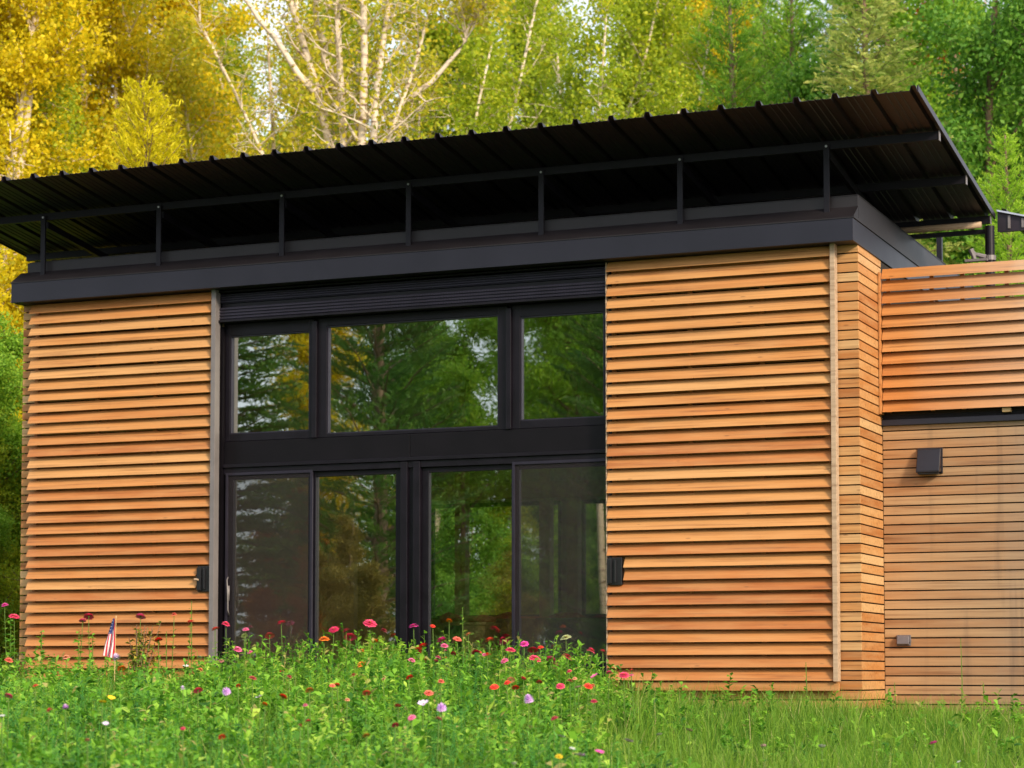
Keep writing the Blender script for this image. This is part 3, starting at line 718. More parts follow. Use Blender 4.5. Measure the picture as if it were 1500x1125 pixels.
proto('young_larch', conifer(7, 9, .1, .5, 2.0, .03, .35, .32, 3.2, .055, .22, 'pine', .55), M['nd_larch'], M['brown_bark'])
for k_, P_ in PROTO.items(): print(k_, len(P_[2].data.polygons))
L_ = M
W = 'behind the cabin'
T = plant_tree
T('fanning_birch', 520, 39, 'many-stemmed pale birch fanning out above the canopy roof left of centre', 1.0, YAW, L_['lf_amber'])
T('fanning_birch', 430, 46, 'thin pale birch with crossing stems left of the big fanning birch', .93, YAW + 3.0, L_['lf_amber'])
T('sparse_birch', 375, 43, 'leaning forked birch with bare pale stems beside the golden larch', .95, 3.3, L_['lf_amber'])
T('sparse_birch', 590, 43, 'slender birch leaning right of the big fanning birch', .95, .2, L_['lf_ygreen'])
T('sparse_birch', 895, 41, 'pale birch pair leaning right above the middle of the canopy roof', .85, .4, L_['lf_ygreen'])
T('sparse_birch', 820, 47, 'thin pale birch with sky showing round it above roof centre', 1.0, 1.2, L_['lf_ygreen'])
T('aspen_tree', 122, 42, 'golden aspen with two straight white trunks above the roof left end', 1.0, YAW, L_['lf_gold'])
T('aspen_tree', 20, 37, 'bright yellow aspen at the far left edge above the roof', .95, 2.9, L_['lf_gold'])
T('aspen_tree', 235, 45, 'tall golden aspen rising behind the golden larch', 1.0, .7, L_['lf_gold'])
T('aspen_tree', -75, 40, 'golden aspen just past the left edge of the view', 1.0, .1, L_['lf_gold'])
T('aspen_tree', 70, 50, 'yellow-green aspen filling the gap left of the white trunks', 1.05, 4.0, L_['lf_ygreen'])
T('aspen_tree', 330, 52, 'yellow-green aspen behind the leaning birches, sky showing through', 1.0, 5.0, L_['lf_ygreen'])
T('aspen_tree', 455, 54, 'dusty yellow-green aspen behind the big fanning birch', 1.05, 2.0, L_['lf_ygreen'])
T('aspen_tree', 660, 48, 'yellow-green aspen right of the slender leaning birch', 1.0, 3.4, L_['lf_ygreen'])
T('aspen_tree', 760, 52, 'yellow-topped aspen beside the largest sky gap', 1.02, 1.0, L_['lf_ygreen'])
T('aspen_tree', 960, 46, 'yellow-green aspen right of the leaning birch pair', 1.0, 2.5, L_['lf_ygreen'])
T('aspen_tree', 1030, 56, 'bright yellow aspen showing above the green pines', 1.12, .9, L_['lf_gold'])
T('young_larch', 215, 33.5, 'bushy golden-green young larch just behind the roof at left', 1.0, 0, L_['nd_larch'], group=None)
T('round_broadleaf', 600, 50, 'olive broadleaf low behind the slender leaning birch', .95, .5, L_['lf_ygreen'])
T('round_broadleaf', 720, 46, 'green bushy broadleaf just above the roof centre', .93, 2.5, L_['lf_green'])
T('round_broadleaf', 880, 52, 'green bushy broadleaf behind the leaning birch pair', 1.0, 3.5, L_['lf_green'])
T('broadleaf_tree', 300, 62, 'dull green broadleaf far behind the leaning birches', .9, 1.5, L_['lf_green'])
T('broadleaf_tree', 520, 66, 'dull green broadleaf far behind the big fanning birch', .95, 3.0, L_['lf_ygreen'])
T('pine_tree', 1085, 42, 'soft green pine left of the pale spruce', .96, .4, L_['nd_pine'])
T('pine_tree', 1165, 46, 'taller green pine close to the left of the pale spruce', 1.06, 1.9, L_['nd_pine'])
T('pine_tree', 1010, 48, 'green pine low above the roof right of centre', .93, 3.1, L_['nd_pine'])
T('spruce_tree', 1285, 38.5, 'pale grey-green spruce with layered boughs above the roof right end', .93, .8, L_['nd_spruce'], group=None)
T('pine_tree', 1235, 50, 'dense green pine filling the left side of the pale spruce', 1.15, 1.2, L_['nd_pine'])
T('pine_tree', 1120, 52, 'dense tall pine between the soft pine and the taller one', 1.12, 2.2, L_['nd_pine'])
T('broadleaf_tree', 1215, 56, 'green broadleaf behind the left side of the pale spruce', 1.05, 2.2, L_['lf_ygreen'])
T('broadleaf_tree', 1395, 44, 'deep green broadleaf right of the pale spruce', .95, .9, L_['lf_green'])
T('broadleaf_tree', 1475, 40, 'dark green broadleaf at the right edge above the small pine', .9, 4.1, L_['lf_dark'])
T('broadleaf_tree', 1400, 60, 'green broadleaf with russet patches far right of the spruce', 1.1, 5.1, L_['lf_green'])
T('aspen_tree', 1385, 66, 'orange-russet tree top far behind the deep green broadleaf', 1.28, 5.1, L_['lf_red'])
T('broadleaf_tree', 1560, 48, 'dark green broadleaf past the right edge of the view', 1.0, 1.1, L_['lf_dark'])
T('pine_tree', 1490, 31, 'bright green young pine at the right edge beside the roof', .56, .6, L_['nd_bright'], group=None)
T('pine_tree', 1440, 36, 'small green pine behind the deck post', .44, 2.6, L_['nd_pine'])
T('round_broadleaf', 1385, 36, 'low dark broadleaf seen under the roof beside the deck post', .52, 2.6, L_['lf_dark'])
T('round_broadleaf', -10, 33.0, 'yellow leafed bush tree showing under the roof left end', .56, 1.0, L_['lf_gold'])
T('round_broadleaf', 2, 31, 'green broadleaf low beside the cabin left corner', .43, 2.0, L_['lf_green'])
T('round_broadleaf', -62, 30, 'low green bush tree past the left corner of the cabin', .36, 4.0, L_['lf_ygreen'])
T('sparse_birch', 12, 39.5, 'slim white birch trunk standing left of the cabin corner', .8, 1.0, L_['lf_ygreen'])
# far rank
far = [(-120, 62, 'lf_gold'), (-20, 66, 'lf_amber'), (90, 70, 'lf_green'), (200, 68, 'lf_green'), (400, 72, 'lf_dark'), (640, 70, 'lf_dark'), (760, 76, 'lf_green'), (900, 72, 'lf_ygreen'), (1000, 72, 'lf_green'), (1110, 68, 'lf_dark'), (1300, 64, 'lf_green'), (1520, 66, 'lf_dark'), (1620, 60, 'lf_green')]
farw = ['golden', 'amber', 'dull green', 'mid green', 'dark green', 'dark green', 'hazy green', 'lighter yellow-green', 'mid green', 'darker green', 'shadowed green', 'very dark green', 'outermost green']
fard = ['past the left edge', 'behind the leftmost yellow aspen', 'behind the white aspen trunks', 'behind the tall golden aspen', 'behind the crossing birch stems', 'right of the fanning birch', 'in the largest sky gap', 'behind the leaning birch pair', 'behind the low green pine', 'behind the soft green pine', 'straight behind the pale spruce', 'behind the right edge broadleaf', 'past the right edge']
for i, (px, d, mt) in enumerate(far):
    T('broadleaf_tree', px, d, farw[i] + ' far tree ' + fard[i], .82 + .1 * (i % 3) - (.12 if 500 < px < 950 else 0), i * 1.3, L_[mt], group='far rank of trees')
# woods seen through the cabin, low undergrowth behind it
und = [(-90, 29, 'past the left corner'), (-20, 30, 'beside the left corner'), (150, 44, 'in line with the little flag'), (300, 45, 'in line with the grey shutter edge'), (400, 47, 'in line with the leftmost door'),
       (480, 43, 'in line with the gap between the first two doors'), (560, 41, 'in line with the second door'), (610, 45, 'in line with the black centre post'), (655, 40, 'in line with the left half of the third door'), (700, 46, 'in line with the indoor post'),
       (745, 42, 'in line with the right half of the third door'), (790, 47, 'in line with the left half of the rightmost door'), (835, 41, 'in line with the right half of the rightmost door'), (880, 46, 'in line with the right latch box'), (930, 42, 'hidden by the right shutter edge'),
       (1100, 45, 'hidden by the right shutter middle'), (1200, 48, 'hidden by the right shutter end'), (1330, 44, 'seen left of the deck post'), (1450, 48, 'seen right of the deck post')]
for i, (px, d, lb) in enumerate(und):
    T('round_broadleaf', px, d, ['green', 'yellow-green', 'dark green'][i % 3] + ' bush behind the cabin ' + lb, .27 + .05 * (i % 3), i * 1.1, L_[['lf_green', 'lf_ygreen', 'lf_dark'][i % 3]], name='bush', cat='bush', group='bushes behind the cabin')
# trees across the meadow behind the viewer, mirrored in the glass
mir = [('round_broadleaf', (-13.1, -15.5),   .33, 'lf_brown', 'amber shrubby tree mirrored in the second glazed door'), ('round_broadleaf', (-15.2, -17), .3, 'lf_red', 'russet shrubby tree mirrored between the first two doors'), ('round_broadleaf', (-10.4, -15.8), .27, 'lf_brown', 'smaller amber shrubby tree mirrored in the third glazed door'),
       ('broadleaf_tree', (-15.3, -41), 1.15, 'lf_dark', 'tall dark broadleaf mirrored in the upper right pane'), ('broadleaf_tree', (-13.5, -30), .85, 'lf_green', 'green broadleaf mirrored in the upper right pane'),
       ('broadleaf_tree', (-19, -45), 1.1, 'lf_green', 'tallest green broadleaf far across the meadow'), ('broadleaf_tree', (-12.5, -41), 1.1, 'lf_dark', 'dark broadleaf far across the meadow behind the tall pines'),
       ('pine_tree', (-14.5, -19), 1.0, 'nd_deep', 'nearest tall pine across the meadow, mirrored in the wide upper window'),
       ('pine_tree', (-10.6, -23), .95, 'nd_deep', 'pine across the meadow mirrored beside the right shutter'),
       ('spruce_tree', (-19.5, -22), .95, 'nd_deep', 'spruce across the meadow mirrored in the left upper window'),
       ('aspen_tree', (-22, -31), .85, 'lf_gold', 'golden aspen across the meadow mirrored in the left panes'),
       ('round_broadleaf', (-17, -29), .85, 'lf_green', 'green broadleaf across the meadow behind the pine'),
       ('round_broadleaf', (-20, -27), .5, 'lf_red', 'russet bushy tree across the meadow mirrored in the second door'),
       ('broadleaf_tree', (-13, -34), .75, 'lf_green', 'tall green broadleaf across the meadow'),
       ('aspen_tree', (-17.5, -37), .85, 'lf_green', 'green aspen farther off across the meadow'),
       ('pine_tree', (-25.5, -27), 1.0, 'nd_pine', 'pine across the meadow mirrored at the left edge of the glass'),
       ('broadleaf_tree', (-24, -42), .9, 'lf_dark', 'dark broadleaf farthest back across the meadow'),
       ('round_broadleaf', (-10, -31), .8, 'lf_ygreen', 'yellow-green bushy tree across the meadow'),
       ('spruce_tree', (-30, -36), 1.0, 'nd_pine', 'spruce farthest to the side across the meadow'),
       ('round_broadleaf', (-14.5, -25), .4, 'lf_dark', 'low dark bushy tree under the nearest pine'),
       ('round_broadleaf', (-23, -24), .4, 'lf_green', 'low green bushy tree across the meadow')]
for i, (k, p, s, mt, lb) in enumerate(mir):
    T(k, 0, 0, lb, s, i * 2.1, L_[mt], pos=p, group='trees across the meadow')
for P in PROTO.values():
    assert P[3]

# ------------------------------------------------------------------ meadow
def veg_points(n, x0, x1, y0, y1, g):
    x = g.uniform(x0, x1, n); y = g.uniform(y0, y1, n)
    return x, y
def cabin_mask(x, y):
    return ((y > -.02) & (x > -9.5) & (x < .1)) | ((y > .95) & (x >= .1))
def leafy(x, y):
    """1 in the flower patch, 0 in plain grass; edge wanders"""
    xe = -1.9 + (-y) * .36 + .35 * np.sin(y * 1.3) + .2 * np.sin(y * 3.1 + 1)
    return np.clip((xe - x) / .8, 0, 1)
def smooth_noise(x, y, s, seed):
    g = rng(seed); v = 0
    for k in range(5):
        a, b, c = g.uniform(-1, 1, 3); v = v + np.sin((x * a + y * b) * s * (1 + k * .6) * 2 + c * 9)
    return v / 5
def finezone_(x, y):
    a = np.exp(-(((x + 6.7) / 1.3) ** 2 + ((y + 2.3) / 1.0) ** 2)); b = np.clip(smooth_noise(x, y, 1.3, 33) * 2.2 - .35, 0, 1)
    return np.clip(a * 1.3 + b, 0, 1)
def grass_mesh(n, seed, x0, x1, y0, y1, hscale, w0, keep):
    g = rng(seed); x, y = veg_points(n, x0, x1, y0, y1, g)
    k = (~cabin_mask(x, y)) & (g.uniform(0, 1, n) < keep(x, y)); x, y = x[k], y[k]; n = len(x)
    # clump the blades
    cx = np.round(x / .11) * .11; cy = np.round(y / .11) * .11
    hsh = np.abs(np.sin(cx * 127.1 + cy * 311.7) * 43758.5) % 1
    x = x + (cx - x) * .35; y = y + (cy - y) * .35
    z = ground_z(x, y) - .02
    h = hscale(x, y) * (.45 + .6 * hsh) * g.uniform(.55, 1.25, n)
    az = g.uniform(0, 2 * np.pi, n); ln = g.uniform(.08, .5, n) * h
    w = w0 * g.uniform(.6, 1.4, n); fa = g.uniform(0, 2 * np.pi, n)
    wx, wy = np.cos(fa) * w, np.sin(fa) * w; dx, dy = np.cos(az) * ln, np.sin(az) * ln
    b = np.stack([x, y, z], 1); m = b + np.stack([dx * .3, dy * .3, h * .6], 1); t = b + np.stack([dx, dy, h * (1 - .12 * ln / h)], 1)
    wv = np.stack([wx, wy, 0 * wx], 1)
    V1 = np.stack([b - wv, b + wv, m + wv * .8, m - wv * .8], 1); V2 = np.stack([m - wv * .8, m + wv * .8, t + wv * .12, t - wv * .12], 1)
    r = np.clip(.2 + .4 * hsh + g.normal(0, .22, n), 0, 1)
    return np.concatenate([V1, V2]), np.concatenate([r, r])
def gh(x, y):
    L = leafy(x, y)
    return (.27 + .05 * smooth_noise(x, y, .9, 3)) * (1 - L) + L * (.46 + .1 * smooth_noise(x, y, .8, 4) - .12 * np.clip((-5.3 - x) / 1.2, 0, 1) * (y > -3)) + np.where((y < -1.0) & (L < .5), .05, 0)
V1, r1 = grass_mesh(330000, 21, -13, 7, -14.5, 1.05, gh, .0026, lambda x, y: np.where(y > -14, 1, .4) * (1 - .6 * leafy(x, y)) + .5 * leafy(x, y) * finezone_(x, y))
V2, r2 = grass_mesh(60000, 22, -26, 14, -27, 9, gh, .007, lambda x, y: np.where((x > -13) & (x < 7) & (y > -14.5) & (y < 1), 0, 1) * 1.0)
o = link_mesh('meadow_grass', quads_mesh('meadow_grass', np.concatenate([V1, V2]), np.concatenate([r1, r2]), M['grass'])); setp(o, 'long green meadow grass growing up to the cabin wall', 'grass', kind='stuff')
# leafy wildflower foliage
def leaf_blades(P, D, Nn, L, Wd, g, droop):
    """bent leaves: P base, D direction, two quads each"""
    s = np.cross(D, Nn); s /= np.linalg.norm(s, axis=1, keepdims=True) + 1e-9
    m = P + D * (L * .5)[:, None]; t = P + D * L[:, None] - np.array([0, 0, 1.]) * (droop * L)[:, None]
    W_ = s * Wd[:, None]
    return np.concatenate([np.stack([P - W_ * .25, P + W_ * .25, m + W_, m - W_], 1), np.stack([m - W_, m + W_, t + W_ * .1, t - W_ * .1], 1)])
def weeds_mesh(n, seed, x0, x1, y0, y1, hs, keep, nl=14, L0=.066, W0=.0145):
    g = rng(seed); x, y = veg_points(n, x0, x1, y0, y1, g)
    k = (~cabin_mask(x, y)) & (g.uniform(0, 1, n) < keep(x, y)); x, y = x[k], y[k]; n = len(x)
    h = np.maximum(hs(x, y), .1) * g.uniform(.6, 1.15, n); z = ground_z(x, y); lx = g.normal(0, .12, n) * h; ly = g.normal(0, .12, n) * h
    Vs = []; Rs = []; tone = np.clip(.46 + .5 * smooth_noise(x, y, 2.2, seed + 1) + g.normal(0, .14, n), 0, 1)
    for j in range(nl):
        t = .35 + .65 * (j + .5) / nl
        P = np.stack([x + lx * t, y + ly * t, z + h * t], 1)
        az = g.uniform(0, 6.28, n); el = g.uniform(.1, .9, n) * (1 if j < nl - 2 else 1.3)
        D = np.stack([np.cos(az) * np.cos(el), np.sin(az) * np.cos(el), np.sin(el)], 1)
        N_ = np.stack([-np.cos(az) * np.sin(el), -np.sin(az) * np.sin(el), np.cos(el)], 1) + g.normal(0, .35, (n, 3))
        L = L0 * g.uniform(.55, 1.2, n) * np.where(g.random(n) < .25, 1.4, 1); Vs.append(leaf_blades(P, D, N_, L, L * (W0 / L0) * g.uniform(.8, 1.3, n), g, g.uniform(.1, .5, n)))
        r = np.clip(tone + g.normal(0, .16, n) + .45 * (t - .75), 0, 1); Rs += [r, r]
    b = np.stack([x, y, z], 1); t = np.stack([x + lx, y + ly, z + h], 1); wv = np.array([.0022, .0008, 0])
    Vs.append(np.stack([b - wv, b + wv, t + wv * .6, t - wv * .6], 1)); Rs.append(tone)
    return np.concatenate(Vs), np.concatenate(Rs)
def finezone(x, y):
    """drifts of fine pale grass inside the flower patch"""
    a = np.exp(-(((x + 6.7) / 1.3) ** 2 + ((y + 2.3) / 1.0) ** 2)); b = np.clip(smooth_noise(x, y, 1.3, 33) * 2.2 - .35, 0, 1)
    return np.clip(a * 1.3 + b, 0, 1)
def wh(x, y): return .49 - .13 * np.clip((-5.3 - x) / 1.2, 0, 1) * (y > -3.5) + np.clip((y + 4) * .02, -.1, .06) + .16 * smooth_noise(x, y, 1.1, 9) + .12 * smooth_noise(x, y, 3.0, 10) - .24 * (1 - leafy(x, y))
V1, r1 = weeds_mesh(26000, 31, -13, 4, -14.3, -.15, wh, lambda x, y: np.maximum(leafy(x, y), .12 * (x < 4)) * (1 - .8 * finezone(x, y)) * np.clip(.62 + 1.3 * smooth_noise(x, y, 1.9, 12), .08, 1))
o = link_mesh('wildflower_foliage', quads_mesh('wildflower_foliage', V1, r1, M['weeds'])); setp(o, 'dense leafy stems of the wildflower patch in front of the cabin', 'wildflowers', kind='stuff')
# feathery cosmos foliage, lower left and in drifts
V1, r1 = weeds_mesh(9500, 41, -13, 3, -14.3, -.5, lambda x, y: wh(x, y) * .98, lambda x, y: leafy(x, y) * np.clip(.1 + 1.4 * smooth_noise(x, y, .7, 14) + np.clip((-y - 6) * .15, 0, .5) * (x < -1.5 - .1 * y) + 1.2 * np.exp(-(((x + 1.6) / 1.6) ** 2 + ((y + 9.3) / 2.2) ** 2)), 0, 1), 26, .045, .0026)
o = link_mesh('feathery_foliage', quads_mesh('feathery_foliage', V1, r1, M['feather'])); setp(o, 'feathery blue-green foliage drifts low in the wildflower patch', 'foliage', kind='stuff')

# ------------------------------------------------------------------ flowers
COLS = {'pinkred': (0.8, 0.07, 0.17), 'crimson': (0.55, 0.03, 0.1), 'pink': (0.85, 0.17, 0.36), 'coral': (0.85, 0.17, 0.12), 'red': (0.8, 0.06, 0.04), 'orange': (0.9, 0.24, 0.03), 'salmon': (0.88, 0.38, 0.22), 'magenta': (0.78, 0.07, 0.38), 'lilac': (0.7, 0.42, 0.78), 'palelilac': (.68, .55, .75), 'palepink': (.75, .45, .5), 'white': (.55, .56, .52), 'yellow': (.8, .55, .02), 'cream': (.62, .66, .33), 'dullpink': (0.65, 0.24, 0.25), 'dullred': (0.52, 0.1, 0.09), 'rust': (0.65, 0.3, 0.07)}
CN = {'pinkred': 'pinkish-red', 'palelilac': 'pale lilac', 'palepink': 'pale pink', 'dullpink': 'faded pink', 'dullred': 'faded dark red', 'rust': 'rusty orange', 'cream': 'greenish-cream'}
PM = {k: plain('petal_' + k, v, .65, 0, .22, 60.0, spec=.2) for k, v in COLS.items()}
M['disc'] = plain('flower_disc', (.3, .16, .02), .8, 0, .4, 90)
def head_mesh(kind, colr, seed):
    g = random.Random(seed); mb = MB()
    def petal(az, el, r0, r1, w, z, cup, mi=0):
        ca, sa = math.cos(az), math.sin(az); px_, py_ = -sa, ca
        def P(r, s, zz): return (ca * r + px_ * s, sa * r + py_ * s, zz)
        zm = z + (r1 - r0) * .5 * math.sin(el) ; zt = z + (r1 - r0) * math.sin(el) + cup
        rm = r0 + (r1 - r0) * .6 * math.cos(el); rt = r0 + (r1 - r0) * math.cos(el)
        mb.poly([P(r0, -w * .3, z), P(r0, w * .3, z), P(rm, w, zm), P(rm, -w, zm)], g.random(), mi)
        mb.poly([P(rm, -w, zm), P(rm, w, zm), P(rt, w * .5, zt), P(rt, -w * .5, zt)], g.random(), mi)
    if kind == 'zinnia':
        for ring, (n, r1, z, el) in enumerate([(15, 1, 0, -.12), (14, .86, .08, .12), (11, .66, .16, .35), (8, .42, .22, .7)]):
            for k in range(n): petal(6.283 * (k + .5 * (ring % 2)) / n + g.uniform(-.08, .08), el + g.uniform(-.1, .1), .08, r1 * g.uniform(.93, 1.05), .21 * r1 + .05, z, -.03)
        mb.tube([(0, 0, -.02), (0, 0, .26), (0, 0, .36)], [.2, .17, .05], 8, .5, 1)
    elif kind == 'cosmos':
        for k in range(8): petal(6.283 * k / 8 + g.uniform(-.08, .08), .25 + g.uniform(-.12, .12), .06, 1, .36, 0, .02)
        mb.tube([(0, 0, -.02), (0, 0, .1)], [.18, .1], 8, .5, 1)
    else:   # pompon
        for ring in range(6):
            el = -.3 + ring * .32; n = 13 - ring * 2
            for k in range(n): petal(6.283 * (k + .5 * (ring % 2)) / n, el, .1, .95 - .03 * ring, .17, .05 + ring * .06, 0)
        mb.tube([(0, 0, -.05), (0, 0, .3)], [.2, .25], 8, .5, 0)
    mb.tube([(0, 0, -.22), (0, 0, -.02)], [.06, .24], 8, .5, 2)
    return mb
HEADM = {}
def flower(kind, colr, x, y, z, size, label, seed, tall):
    g = random.Random(seed); gz = float(ground_z(x, y))
    o = empty(kind + '_flower' if kind != 'zinnia' else 'zinnia', (x, y, gz), label, 'flower', 'flowers of the wildflower patch')
    h = z - gz; lx, ly = g.uniform(-.05, .05) * h, g.uniform(-.05, .05) * h
    mb = MB(); pts = [(-lx * 1.5, -ly * 1.5, -.02), (-lx * .6, -ly * .6, h * .5), (-lx * .1, -ly * .1, h * .85), (0, 0, h - size * .2)]
    mb.tube(pts, [.0045, .004, .0035, .003], 5, .4); mb.build('stem', M['stem'], o, 0, True)
    lf = MB(); n = 7 if tall else 4
    for k in range(n):
        t = .42 + .46 * k / n
        for s in (0, math.pi):
            az = k * 1.57 + s + g.uniform(-.3, .3); L = g.uniform(.05, .085) * (1.1 - .3 * k / n); el = g.uniform(.2, .7)
            c = Vector((-lx * (1 - t), -ly * (1 - t), h * t)); d = Vector((math.cos(az) * math.cos(el), math.sin(az) * math.cos(el), math.sin(el))); sd_ = Vector((-math.sin(az), math.cos(az), 0)) * L * .2
            m_ = c + d * L * .5; e = c + d * L - Vector((0, 0, L * .25)); r = g.random()
            lf.poly([c - sd_ * .3, c + sd_ * .3, m_ + sd_, m_ - sd_], r); lf.poly([m_ - sd_, m_ + sd_, e + sd_ * .15, e - sd_ * .15], r)
    lf.build('leaves', M['weeds'], o)
    key = (kind, colr, seed % 3)
    if key not in HEADM:
        hb = head_mesh(kind, colr, seed % 3); hd = hb.build('flower_head', [PM[colr], M['disc'], M['stem']], o); HEADM[key] = hd
    else: hd = HEADM[key].copy(); col.objects.link(hd); hd.parent = o
    hd.location = (0, 0, h); hd.scale = (size, size, size * g.uniform(.85, 1.25)); hd.rotation_euler = (g.uniform(.15, .6), g.uniform(-.25, .25), g.uniform(0, 6))
    return o
